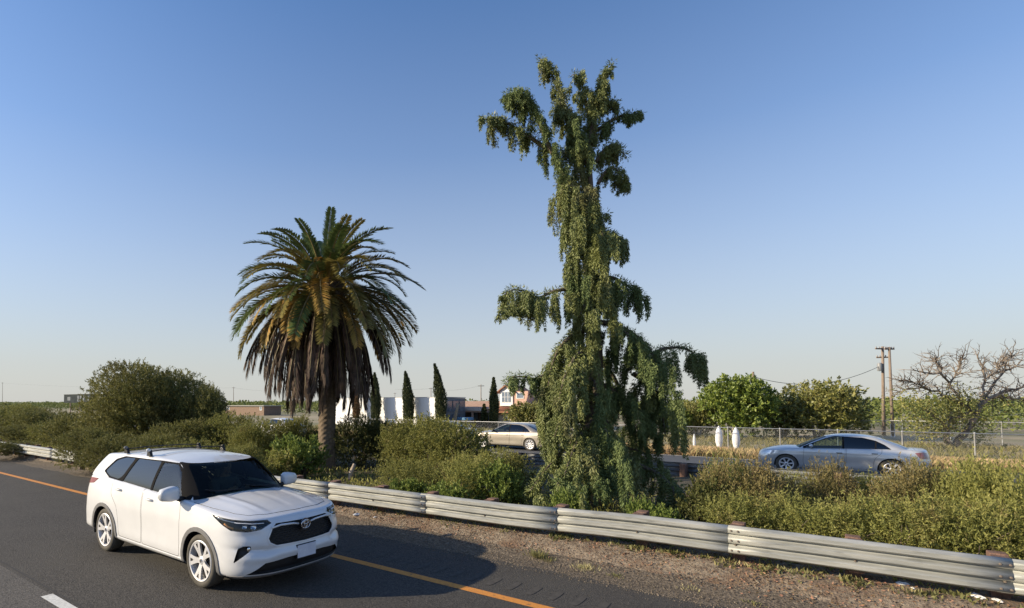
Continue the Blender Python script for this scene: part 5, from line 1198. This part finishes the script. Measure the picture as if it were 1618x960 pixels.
# house
TERR = pm('terracotta_roof', (.30, .13, .075), (.42, .21, .13), rough=.85, scale=5, stretch=(3, 1, 1)); STUC = pm('stucco', (.50, .40, .28), (.58, .48, .35), rough=.9, scale=1.5, bump=.2)
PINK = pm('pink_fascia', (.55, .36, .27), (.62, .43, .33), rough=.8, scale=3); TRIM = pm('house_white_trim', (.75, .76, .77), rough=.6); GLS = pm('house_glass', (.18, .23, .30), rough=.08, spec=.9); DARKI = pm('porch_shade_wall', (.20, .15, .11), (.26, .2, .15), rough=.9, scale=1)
def house():
    HB = at(790, 676, z=GZ); Y0 = float(HB[1]); X = lambda px, dy=0: float(at(px, 650, Y=Y0 + dy)[0]) - HB[0]; Z = lambda py, px=790, dy=0: float(at(px, py, Y=Y0 + dy)[2]) - GZ
    root = thing('house', (HB[0], Y0, GZ), 'single storey stucco house with terracotta roof, long posted porch and a white dormer', 'house')
    def bx(nm, x0, x1, y0, y1, z0, z1, mat, par=None, **k): m = MB(); m.box(((x0 + x1) / 2, (y0 + y1) / 2, (z0 + z1) / 2), (abs(x1 - x0), abs(y1 - y0), abs(z1 - z0))); return m.build(nm, mat, par or root, **k)
    ze = Z(651); zr = Z(637)
    # porch wing
    xa, xb = X(695), X(784)
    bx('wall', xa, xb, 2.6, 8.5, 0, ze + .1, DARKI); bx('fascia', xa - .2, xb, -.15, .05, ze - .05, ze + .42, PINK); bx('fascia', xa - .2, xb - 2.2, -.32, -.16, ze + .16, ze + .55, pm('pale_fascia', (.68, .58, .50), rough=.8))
    m = MB(); m.add([(xa - .3, -.3, ze + .45), (xb, -.3, ze + .45), (xb, 5.5, zr + .35), (xa - .3, 5.5, zr + .35), (xa - .3, 9, ze + .45), (xb, 9, ze + .45), (xa - .3, -.3, ze + .35), (xb, -.3, ze + .35), (xb, 9, ze + .35), (xa - .3, 9, ze + .35)],
                    [(0, 1, 2, 3), (3, 2, 5, 4), (6, 7, 1, 0), (6, 9, 8, 7), (0, 3, 4, 9, 6), (1, 7, 8, 5, 2)]); m.build('porch_roof', pm('flat_roof', (.36, .22, .15), (.46, .30, .21), rough=.9, scale=1.5), root)
    for px in (697, 723, 746.5, 764, 783): bx('post', X(px) - .12, X(px) + .12, -.1, .14, 0, ze, PINK)
    bx('porch_floor', xa - .2, xb, -.3, 2.6, 0, .25, pm('porch_kerb', (.42, .3, .24), rough=.9)); 
    for px in (715, 735, 756, 775):
        f = bx('window', X(px) - .7, X(px) + .7, 2.52, 2.61, .9, 2.3, pm('dark_frame', (.08, .06, .05), rough=.7)); bx('pane', X(px) - .6, X(px) + .6, 2.49, 2.53, 1.0, 2.2, GLS, f)
    # main block
    xm, xn_ = X(784), X(900)
    bx('wall', xm, xn_, .6, 9, 0, ze + .15, STUC)
    for px, w in ((797, .38), (855, .6)):
        f = bx('window', X(px) - w - .1, X(px) + w + .1, .53, .62, .8, 2.5, TRIM); bx('pane', X(px) - w, X(px) + w, .5, .54, .9, 2.4, GLS, f)
    zt = Z(622); e = .7
    V = [(xm - e, -.2, ze + .1), (xn_ + e, -.2, ze + .1), (xn_ + e, 9.8, ze + .1), (xm - e, 9.8, ze + .1), (xm + 2.6, 4.8, zt), (xn_ - 3, 4.8, zt)]
    m = MB(); m.add(V + [(a, b, c - .15) for a, b, c in V[:4]], [(0, 1, 5, 4), (1, 2, 5), (2, 3, 4, 5), (3, 0, 4), (6, 9, 8, 7), (0, 6, 7, 1), (1, 7, 8, 2), (2, 8, 9, 3), (3, 9, 6, 0)]); rf = m.build('roof', TERR, root)
    m = MB(); nb = 60
    for i in range(nb):
        u = i / (nb - 1); x0_ = xm - e + (xn_ - xm + 2 * e) * u; x1_ = min(max(x0_, xm + 2.6), xn_ - 3); t1 = 1.0
        m.tube([(x0_, -.22, ze + .12), (x0_ + (x1_ - x0_) * t1 * .97, -.2 + 5 * .97, ze + .1 + (zt - ze - .1) * .97 + .03)], .06, 4)
    o_ = m.build('tile_rolls', TERR, rf, kind='stuff')
    # dormer gable
    d0, d1 = X(791, 1), X(811, 1); zb_ = Z(641, dy=1); zw = Z(617, dy=1); za = Z(608, dy=1); 
    bx('dormer_front', d0, d1, .85, 1.0, zb_, zw, TRIM); bx('dormer_side', d0 + .1, d1 + 2.2, 1.02, 6, zb_, zw - .1, pm('dormer_side_stucco', (.55, .36, .28), rough=.9))
    m = MB(); mid = (d0 + d1) / 2; m.prism([(d0, zw), (d1, zw), (mid, za - .15)], .86, .99, lambda u, v, a: (u, a, v)); m.build('dormer_gable', TRIM, root)
    m = MB(); m.add([(d0 - .5, .5, zw - .25), (mid, .5, za), (d1 + .5, .5, zw - .25), (d0 - .5, 6, zw - .25), (mid, 6, za), (d1 + .5, 6, zw - .25), (d0 - .5, .5, zw - .4), (mid, .5, za - .15), (d1 + .5, .5, zw - .4), (d0 - .5, 6, zw - .4), (mid, 6, za - .15), (d1 + .5, 6, zw - .4)],
                    [(0, 3, 4, 1), (1, 4, 5, 2), (6, 7, 10, 9), (7, 8, 11, 10), (0, 1, 7, 6), (1, 2, 8, 7), (3, 9, 10, 4), (4, 10, 11, 5), (0, 6, 9, 3), (2, 5, 11, 8)]); m.build('dormer_roof', TERR, root)
    w3 = (d1 - d0 - .5) / 3
    for i in range(3):
        x = d0 + .25 + w3 * i; f = bx('window', x + .03, x + w3 - .03, .80, .86, zb_ + .5, zw - .1, TRIM)
        for j in range(2): hh = (zw - zb_ - .7) / 2; bx('pane', x + .08, x + w3 - .08, .77, .81, zb_ + .56 + j * hh, zb_ + .5 + (j + 1) * hh, GLS, f)
    f = bx('window', d1 + .5, d1 + 1.6, .95, 1.03, zb_ + 1.0, zw - .3, TRIM); bx('pane', d1 + .6, d1 + 1.5, .92, .96, zb_ + 1.1, zw - .4, GLS, f)
    return HB, Y0
HB, YH = house()
# two blue covered carts in front of the porch
BLU = pm('blue_cover', (.10, .24, .42), (.16, .32, .5), rough=.6, scale=2)
for i, (px, lb) in enumerate(((724, 'left of two small blue covered carts parked before the porch'), (736, 'right of two small blue covered carts parked before the porch'))):
    p = at(px, 677, z=GZ); p = p if p[1] < YH - 3 else at(px, 677.5, Y=YH - 4)
    root = thing('cart', (p[0], YH - 4.0, GZ), lb, 'cart', rz=.2, group='blue carts before the porch')
    m = MB(); m.box((0, 0, .75), (1.0, 1.4, .8)); m.build('body', pm('cart_dark', (.06, .07, .1), rough=.5), root, bevel=.06)
    m = MB(); m.prism([(-.6, 1.15), (.6, 1.15), (.5, 1.5), (-.5, 1.5)], -.8, .8, lambda u, v, a: (u, a, v)); m.build('cover', BLU, root, bevel=.05)
    for sx in (-.36, .36):
        m = MB(); m.lathe([(.001, -.08), (.22, -.08), (.3, -.05), (.3, .05), (.22, .08), (.001, .08)], 18, 'Y'); m.build('wheel', pm('white_wheel', (.7, .7, .66), rough=.6), root, True, 40, loc=(sx, -.72, .34))
# leaning bare stump beside the carts
m = MB(); m.tube([(0, 0, 0), (.25, 0, 1.2), (.55, 0, 2.4), (.75, .05, 3.4)], [.28, .24, .2, .22], 9); p = at(716, 677, Y=YH - 6)
tag(m.build('tree_stump', pm('stump_bark', (.2, .17, .13), (.3, .26, .2), rough=.95, scale=5), None, True, loc=(p[0], p[1], GZ)), 'tall leaning sawn off stump in front of the porch', 'stump')
# white shapes behind the fence
WHT = pm('white_wrap', (.82, .82, .84), (.74, .75, .78), rough=.8, scale=5, bump=.5)
for px, py, hh, ww, lb in ((1136, 693, 20.5, 10.5, 'tall pointed white wrapped post behind the fence below the round green tree'), (1163, 693, 19, 11, 'rounder white wrapped post behind the fence, right of the pointed one'), (1097, 695, 10, 4.5, 'small white standpipe behind the fence near the cedar')):
    p = at(px, py, Y=34.7); dd = float((p - np.array([0, 0, CAMZ])) @ _f); h = hh * dd / FPX; w = ww * dd / FPX / 2; zb_ = gz(34.7); h2 = float(at(px, py - hh, Y=34.7)[2]) - zb_
    m = MB(); m.lathe([(w * .35, 0), (w * .45, h2 * .2), (w * .95, h2 * .45), (w, h2 * .6), (w * .8, h2 * .8), (w * .35, h2 * .95), (.01, h2)], 12); bmx = m.mesh('wrapped_post', True, 50)
    o = link('wrapped_post' if ww > 5 else 'standpipe', bmx, WHT, loc=(p[0], 34.7, zb_)); tag(o, lb, 'post')
# utility poles and wires
POLE = pm('pole_timber', (.17, .13, .10), (.27, .21, .165), rough=.9, scale=6, stretch=(1, 1, .2)); PORC = pm('porcelain', (.3, .28, .27), rough=.3)
def pole(name, px, top, base, label, arms=(), rad=.15, tilt=0, band=None, group='utility poles', Y=None, pb=GZ):
    B_ = at(px, base, z=pb) if Y is None else at(px, base, Y=Y); B_[2] = pb; d = float((B_ - np.array([0, 0, CAMZ])) @ _f); T_ = at(px + tilt, top, d=d); h = T_[2] - pb
    root = thing(name, B_, label, 'utility pole', group=group); tx = (T_ - B_)[:2]
    m = MB(); m.tube([(0, 0, -.2), (tx[0], tx[1], h)], [rad, rad * .7], 10); m.build('shaft', POLE, root, True)
    for dz, hl, ax in arms:
        f = 1 - dz / h; m = MB(); c = Vector((tx[0] * f, tx[1] * f, h - dz)); u = Vector((math.cos(ax), math.sin(ax), 0)); m.tube([c - u * hl, c + u * hl], .075, 4); m.build('cross_arm', POLE, root)
        for k in (-.9, -.45, .45, .9): m = MB(); m.lathe([(.05, 0), (.06, .08), (.03, .16), (.001, .18)], 8, c=c + u * hl * k + Vector((0, 0, .07))); m.build('insulator', PORC, root, True)
    if band: m = MB(); m.lathe([(rad + .012, 0), (rad + .012, band), (rad + .002, band + .01)], 12, c=(0, 0, .0)); m.build('white_band', WHT, root, True)
    return root, Vector((B_[0] + tx[0], B_[1] + tx[1], T_[2])), d
axr = math.atan2(_r0[1], _r0[0])
r1, t1, d1_ = pole('utility_pole', 1396.5, 547, 688, 'left of the paired tall utility poles on the right, with cross arms and a transformer', ((.25, .95, axr + .2), (1.15, .55, axr - .3)), .17, -2)
m = MB(); m.lathe([(.001, 0), (.2, 0), (.22, .04), (.22, .75), (.16, .85), (.001, .88)], 14, c=(t1.x - r1.location.x - .38 * _r0[0], t1.y - r1.location.y - .38 * _r0[1], t1.z - GZ - 2.6)); m.build('transformer', pm('transformer_grey', (.22, .23, .24), rough=.5), r1, True, 40)
r2, t2, _ = pole('utility_pole', 1411, 548, 690, 'right of the paired tall utility poles on the right, with a white painted foot', ((.2, .5, axr),), .15, -6, band=1.3)
r3, t3, _ = pole('utility_pole', 1190, 587, 690, 'short pole rising behind the round green yard tree', (), .14)
for px, top, Y, lb, hl in ((369, 611, 175, 'distant utility pole above the brick building', .9), (681, 612, 190, 'distant utility pole just above the right end of the white shed', .9), (760, 607, 150, 'distant utility pole left of the slender cypress', 1.0), (624, 620, 260, 'faint most distant utility pole above the white shed', .8), (4, 604, 150, 'distant utility pole at the left edge of the picture', 1.0), (545, 617, 210, 'distant utility pole seen through the palm skirt', .8)):
    pole('distant_pole', px, top, 640, lb, ((.5, hl, axr),), .16, group='distant utility poles', Y=Y)
WIR = pm('wire_black', (.04, .04, .045), rough=.6)
def wire(a, b, sag, label, rad=.016, n=24):
    a, b = Vector(a), Vector(b); m = MB(); m.tube([tuple(a.lerp(b, t) - Vector((0, 0, 4 * sag * t * (1 - t))) - a) for t in np.linspace(0, 1, n)], rad, 4); o = m.build('power_line', WIR, None, loc=a); tag(o, label, 'power line', 'power lines')
wire(t3 - Vector((0, 0, .5)), t1 - Vector((0, 0, 1.9)), 1.35, 'slack wire hanging from the short pole to the transformer pole', .025)
zz = lambda px, py, Y: tuple(at(px, py, Y=Y))
wire(zz(4, 605, 150), zz(369, 612.5, 175), 1.5, 'thin far power line between the left edge and the pole over the brick building', .02)
wire(zz(369, 612.5, 175), zz(545, 618, 210), 1.5, 'thin far power line running behind the palm skirt', .02)
wire(zz(624, 614.5, 190), zz(681, 613, 190), .4, 'thin far power line above the white shed left of the tallest cypress', .02)
wire(zz(681, 613, 190), zz(760, 608.5, 150), 1.2, 'thin far power line between the tallest cypress and the house', .02)
# brick building and billboard far left
def far_block():
    p = at(352, 656, Y=95); p2 = at(417, 656, Y=95); zt = float(at(385, 641.5, Y=95)[2]); L_ = p2[0] - p[0]
    root = thing('brick_building', (p[0], 95, GZ), 'long low brown brick building under the orchard line, left of the palm', 'building')
    m = MB(); m.box((L_ / 2, 3, (zt - GZ) / 2), (L_, 6, zt - GZ)); m.build('wall', pm('brown_brick', (.17, .115, .085), (.23, .16, .12), rough=.9, scale=3), root)
    m = MB(); m.box((L_ / 2, 3, zt - GZ + .12), (L_ + .8, 6.8, .22)); m.build('roof', pm('grey_roof', (.3, .3, .28), rough=.8), root)
    for u in (.09, .15, .93): m = MB(); m.box((L_ * u, -.03, 2.1), (1.0, .06, 1.3)); f = m.build('window', TRIM, root); m = MB(); m.box((L_ * u, -.07, 2.1), (.7, .04, 1.0)); m.build('pane', GLS, f)
far_block()
def billboard():
    a = at(102, 623.5, Y=70); b = at(152, 636, Y=70); L_ = b[0] - a[0]; root = thing('billboard', (a[0], 70, GZ), 'dark billboard seen edge of left hand shrubs with a pale block on its face', 'billboard')
    zt, zb_ = a[2] - GZ, b[2] - GZ
    m = MB(); m.box((L_ / 2, 0, (zt + zb_) / 2), (L_, .3, zt - zb_)); m.build('panel', pm('board_dark', (.012, .02, .028), (.03, .04, .045), rough=.8, spec=.1, scale=.6), root)
    m = MB(); m.box((L_ / 2, -.02, zt + .05), (L_ + .2, .4, .12)); m.build('top_frame', DKPL, root)
    for u, w, hh in ((.17, .10, .45), (.47, .05, .7), (.55, .05, .7), (.64, .04, .7), (.78, .03, .6)): m = MB(); m.box((L_ * u, -.17, (zt + zb_) / 2), (L_ * w, .04, (zt - zb_) * hh)); m.build('face_block', pm('board_pale', (.06, .08, .10), (.11, .13, .17), rough=.7, scale=1), root)
    for u in (.2, .5, .8): m = MB(); m.box((L_ * u, .1, zb_ / 2), (.3, .3, zb_)); m.build('post', POLE, root)
billboard()
# half bare spreading tree at the right
def bare_tree():
    D0 = float((at(1508, 708, z=gz(45)) - np.array([0, 0, CAMZ])) @ _f); b = at(1508, 708, d=D0); o = np.array([b[0], b[1], GZ]); r = np.random.default_rng(4)
    root = thing('bare_tree', (b[0], b[1], GZ), 'half bare spreading tree with pale forked trunk and twisting dark branches', 'tree'); wood = pm('bare_bark', (.17, .135, .105), (.32, .27, .22), rough=.9, scale=5, c3=(.07, .055, .045), s3=.7, lo3=.45, hi3=.6)
    limbs = [([(1506, 712), (1494, 690), (1496, 674), (1486, 664), (1470, 655)], .32, .10, 0, 0), ([(1506, 712), (1515, 694), (1532, 672), (1545, 652), (1556, 632)], .36, .20, 0, -.3), ([(1496, 676), (1504, 662), (1520, 655)], .14, .06, 0, .4),
             ([(1556, 632), (1572, 624), (1590, 618), (1618, 610), (1650, 600)], .18, .06, -.3, -1), ([(1545, 652), (1552, 622), (1556, 600), (1552, 580), (1545, 565)], .16, .05, 0, .5), ([(1556, 632), (1568, 605), (1590, 585), (1610, 577)], .15, .04, 0, 1),
             ([(1560, 628), (1590, 628), (1620, 632)], .12, .05, 0, 0), ([(1540, 660), (1515, 632), (1500, 607), (1486, 592), (1462, 588), (1450, 584)], .17, .05, 0, -1), ([(1500, 607), (1510, 590), (1518, 575), (1520, 565)], .09, .03, -.6, -1),
             ([(1490, 596), (1484, 578), (1478, 566)], .07, .03, 0, 0), ([(1520, 640), (1480, 618), (1450, 612), (1420, 618), (1412, 625)], .14, .04, 0, 1), ([(1470, 615), (1445, 604), (1425, 602)], .06, .02, 0, 0),
             ([(1553, 600), (1575, 588), (1580, 572)], .08, .03, 0, 0), ([(1590, 585), (1585, 572), (1600, 560)], .06, .02, 0, 0)]
    tips = []
    for pts, r0, r1_, e0, e1 in limbs:
        P = np.array([at(x, y, d=D0 + e0 + (e1 - e0) * i / (len(pts) - 1)) for i, (x, y) in enumerate(pts)]); s = np.r_[0, np.cumsum(np.linalg.norm(np.diff(P, axis=0), axis=1))]; n = 14; t = np.linspace(0, s[-1], n)
        Q = np.stack([np.interp(t, s, P[:, k]) for k in range(3)], 1); Q[1:] += r.normal(0, .06, (n - 1, 3)) * (s[-1] / 6); Q -= o
        m = MB(); m.tube([tuple(q) for q in Q], list(np.linspace(r0, r1_, n) * .72), 7); br = m.build('branch' if r0 < .3 else 'trunk', wood, root, True)
        tips += [(Q[i], unit(Q[i] - Q[i - 1]), br) for i in range(4 if r0 > .3 else 2, n)]
    tw = {}
    for q, d, br in tips:
        for _ in range(3 if br.name.startswith('branch') else 1):
            m = tw.setdefault(br.name, (MB(), br))[0]; dd = unit(d * .6 + r.normal(0, .7, 3) + np.array([0, 0, .25])); P = [q]; L_ = r.uniform(.5, 1.5)
            for k in range(4):
                dd = unit(dd + r.normal(0, .35, 3)); P.append(P[-1] + dd * L_ / 4)
                if k in (1, 2): e = unit(dd + r.normal(0, .8, 3)); m.tube([tuple(P[-1]), tuple(P[-1] + e * L_ * .22), tuple(P[-1] + e * L_ * .4 + r.normal(0, .05, 3))], [.018, .012, .006], 3, cap=False)
            m.tube([tuple(p) for p in P], [.035, .028, .02, .014, .007], 4, cap=False)
    for m, br in tw.values(): m.build('twigs', wood, br, kind='stuff')
    # sparse leaf clumps inside the crown
    C = [(1430, 640, 28), (1455, 650, 30), (1480, 645, 30), (1505, 650, 28), (1530, 650, 25), (1500, 630, 24), (1525, 625, 22), (1545, 665, 26), (1480, 672, 24), (1450, 672, 20), (1575, 640, 20), (1500, 680, 26), (1545, 688, 20), (1465, 690, 24)]
    P = []
    for x, y, s_ in C:
        k = int(s_ * 17); c = at(x, y, d=D0) - o; P.append(c + np.clip(r.normal(0, .55, (k, 3)), -1.2, 1.2) * (s_ * D0 / FPX) * .8)
    P = np.concatenate(P); P[:, 2] = np.maximum(P[:, 2], .1); n = len(P); s_ = r.uniform(.10, .22, n); V, F = leaf_quads(P, unit(r.normal(0, 1, (n, 3)) + [0, 0, .3]), s_, s_ * .5, r)
    link('crown', npmesh('bare_tree_leaves', V, F), LM['tree_o'], root)
bare_tree()
# ------------------------------------------------------------ loose detail on the verge
def zverge(X, Y): return vz(Y) + .012
r = np.random.default_rng(23)
def rocks(name, mat, n, xr, yf_, s0, s1, label, cat, flat=.6):
    V0 = np.array([(1, 0, 0), (0, 1, 0), (-1, 0, 0), (0, -1, 0), (.1, -.1, 1), (0, 0, -1.)]); F0 = np.array([(0, 1, 4), (1, 2, 4), (2, 3, 4), (3, 0, 4), (1, 0, 5), (2, 1, 5), (3, 2, 5), (0, 3, 5)])
    X = r.uniform(*xr, n); Y = yf_(n); S = s0 * (s1 / s0) ** (r.random(n) ** 2.2); A = r.uniform(0, 6.28, n)
    V = V0[None] * (1 + r.normal(0, .18, (n, len(V0), 1))) * S[:, None, None] * np.array([1, .8, flat]); c, s = np.cos(A)[:, None], np.sin(A)[:, None]
    V = np.stack([V[..., 0] * c - V[..., 1] * s + X[:, None], V[..., 0] * s + V[..., 1] * c + Y[:, None], V[..., 2] + zverge(X, Y)[:, None] + (S * .15)[:, None]], -1)
    F = (F0[None] + (np.arange(n) * len(V0))[:, None, None]).reshape(-1, 3); o = link(name, npmesh(name, V.reshape(-1, 3), F), mat, kind='stuff'); tag(o, label, cat)
STN = pm('stone', (.12, .098, .073), (.25, .21, .16), rough=.95, scale=5, isl=.3, spec=.2)
rocks('gravel_stones', STN, 20000, (-16, 5), lambda n: r.uniform(7.62, 8.75, n), .004, .016, 'loose grey gravel along the edge of the asphalt', 'gravel')
rocks('verge_stones', STN, 5000, (-16, 6), lambda n: r.uniform(8.5, 9.9, n), .006, .03, 'scattered stones in the dirt under the guardrail', 'stones')
rocks('road_grit', STN, 2500, (-16, 4), lambda n: 7.72 - np.abs(r.normal(0, .25, n)), .003, .009, 'fine grit on the asphalt edge', 'grit')
LIT = pm('leaf_litter', (.13, .07, .04), (.30, .19, .11), rough=.9, scale=3, isl=.5)
n = 30000; X = r.uniform(-17, 6, n); Y = 9.1 + r.normal(0, .42, n); Y = np.where(Y < 8.3, 8.3 + r.random(n) * .7, Y); P = np.stack([X, Y, zverge(X, Y) + r.uniform(.004, .03, n)], 1); D = unit(r.normal(0, 1, (n, 3)) * [1, 1, .3]); s = r.uniform(.015, .05, n)
V, F = leaf_quads(P, D, s, s * .45, r); tag(link('leaf_litter', npmesh('leaf_litter', V, F), LIT, kind='stuff'), 'brown dead leaves and twigs strewn under the guardrail', 'leaf litter')
WEE = pm('verge_weed', (.15, .16, .05), (.28, .25, .11), rough=.6, scale=2, isl=.3, trans=.3)
n = 7000; cx = r.uniform(-20, 6, 260); cy = 9.12 + r.normal(0, .10, 260); k = r.integers(0, 260, n); X = cx[k] + r.normal(0, .07, n); Y = cy[k] + r.normal(0, .06, n); P = np.stack([X, Y, zverge(X, Y)], 1)
s = r.uniform(.04, .11, n); V, F = leaf_quads(P, unit(r.normal(0, .6, (n, 3)) + [0, 0, .8]), s, s * .3, r); tag(link('verge_weeds', npmesh('verge_weeds', V, F), WEE, kind='stuff'), 'small green weeds sprouting along the foot of the guardrail', 'weeds')
def tuft(px, py, h, w, n, mat, label, sp=.07):
    p = at(px, py, z=.06); g = np.random.default_rng(int(px)); root_z = float(vz(p[1])); A = g.uniform(0, 6.28, n); q = np.abs(g.normal(0, sp, n)); b = np.stack([q * np.cos(A), q * np.sin(A), 0 * A], 1); L_ = h * g.uniform(.5, 1.1, n)
    D = unit(np.stack([np.cos(A) * .6, np.sin(A) * .6, 1 + 0 * A], 1) + g.normal(0, .22, (n, 3))); V, F = leaf_quads(b, D, L_, w, g)
    tag(link('grass_tuft', npmesh('grass_tuft', V, F), mat, loc=(p[0], p[1], root_z)), label, 'grass tuft', 'grass tufts on the gravel shoulder')
STRAW = pm('straw_blade', (.40, .36, .16), (.55, .50, .28), rough=.7, scale=5, isl=.25, trans=.3)
tuft(850, 877, .17, .010, 170, WEE, 'green grass tuft at the edge of the shadow on the gravel shoulder')
tuft(868, 882, .10, .010, 70, WEE, 'low green tuft just right of the one at the shadow edge')
tuft(925, 893, .10, .009, 160, STRAW, 'spreading straw coloured tuft on the gravel right of the shadow', .13)
tuft(975, 905, .06, .01, 60, WEE, 'tiny green tuft right of the straw coloured one')
tuft(1095, 925, .06, .01, 70, STRAW, 'small pale tuft on the gravel below the second splice from the right', .10)
tuft(1190, 947, .05, .012, 60, WEE, 'small green tuft at the bottom edge of the picture')
# median ground cover
n = 36000; X = r.uniform(-45, 8, n); Y = 9.4 + np.abs(r.normal(0, 1, n)) ** .8 * 3.0; Y = np.where(Y > 20.5, r.uniform(9.5, 20, n), Y); P = np.stack([X, Y, 0 * X + .15], 1); s = r.uniform(.06, .16, n)
V, F = leaf_quads(P + np.stack([0 * X, 0 * X, r.uniform(0, .16, n)], 1), unit(r.normal(0, .7, (n, 3)) + [0, 0, .8]), s, s * .34, r)
tag(link('ground_cover', npmesh('ground_cover', V, F), LM['hedge'], kind='stuff'), 'low leafy growth covering the soil between the shrubs', 'ground cover')
# litter
PAP = pm('paper_white', (.75, .75, .76), (.62, .62, .63), rough=.7, scale=6)
def litter(px, py, s, label, flat=.35, name='litter_scrap'):
    z = .15
    for _ in range(6): p = at(px, py, z=z); z = float(vz(p[1])) + .02
    p[1] -= .16; p[2] = float(vz(p[1])) + .035; s *= 1.35; g = np.random.default_rng(int(px) + 1); bm = bmesh.new(); bmesh.ops.create_icosphere(bm, subdivisions=2, radius=1)
    for v in bm.verts: v.co = Vector((v.co.x * s * g.uniform(.7, 1.2), v.co.y * s * .6 * g.uniform(.7, 1.2), abs(v.co.z) * s * flat * g.uniform(.3, 1.3)))
    me = bpy.data.meshes.new(name); bm.to_mesh(me); bm.free(); tag(link(name, me, PAP, loc=tuple(p), rot=(0, 0, g.uniform(0, 6))), label, 'litter', 'white litter under the guardrail')
litter(1424, 919, .055, 'crumpled white litter under the rail, left of the last two posts'); litter(1440, 926, .028, 'tiny white scrap just right of the crumpled one under the rail')
litter(1541, 939, .07, 'flattened white litter at the foot of the rightmost visible post'); litter(1572, 945, .05, 'small white bag right of the rightmost visible post')
litter(571, 809, .07, 'white scrap on the dirt just ahead of the white SUV'); litter(600, 816, .035, 'small white scrap farther along the dirt from the white SUV')
litter(1005, 852, .02, 'fleck of white paper below the cedar, on the dirt')
# lower stub of old trunk beside the palm
m = MB(); m.tube([(0, 0, 0), (.05, 0, .3), (.16, .02, .55)], [.09, .075, .05], 7); p = at(553, 748, Y=11.8); tag(m.build('dead_stub', pm('dead_wood', (.35, .28, .22), (.45, .38, .3), rough=.9, scale=9), None, True, loc=(p[0], p[1], .15)), 'pale broken stub of wood beside the palm base', 'dead branch')
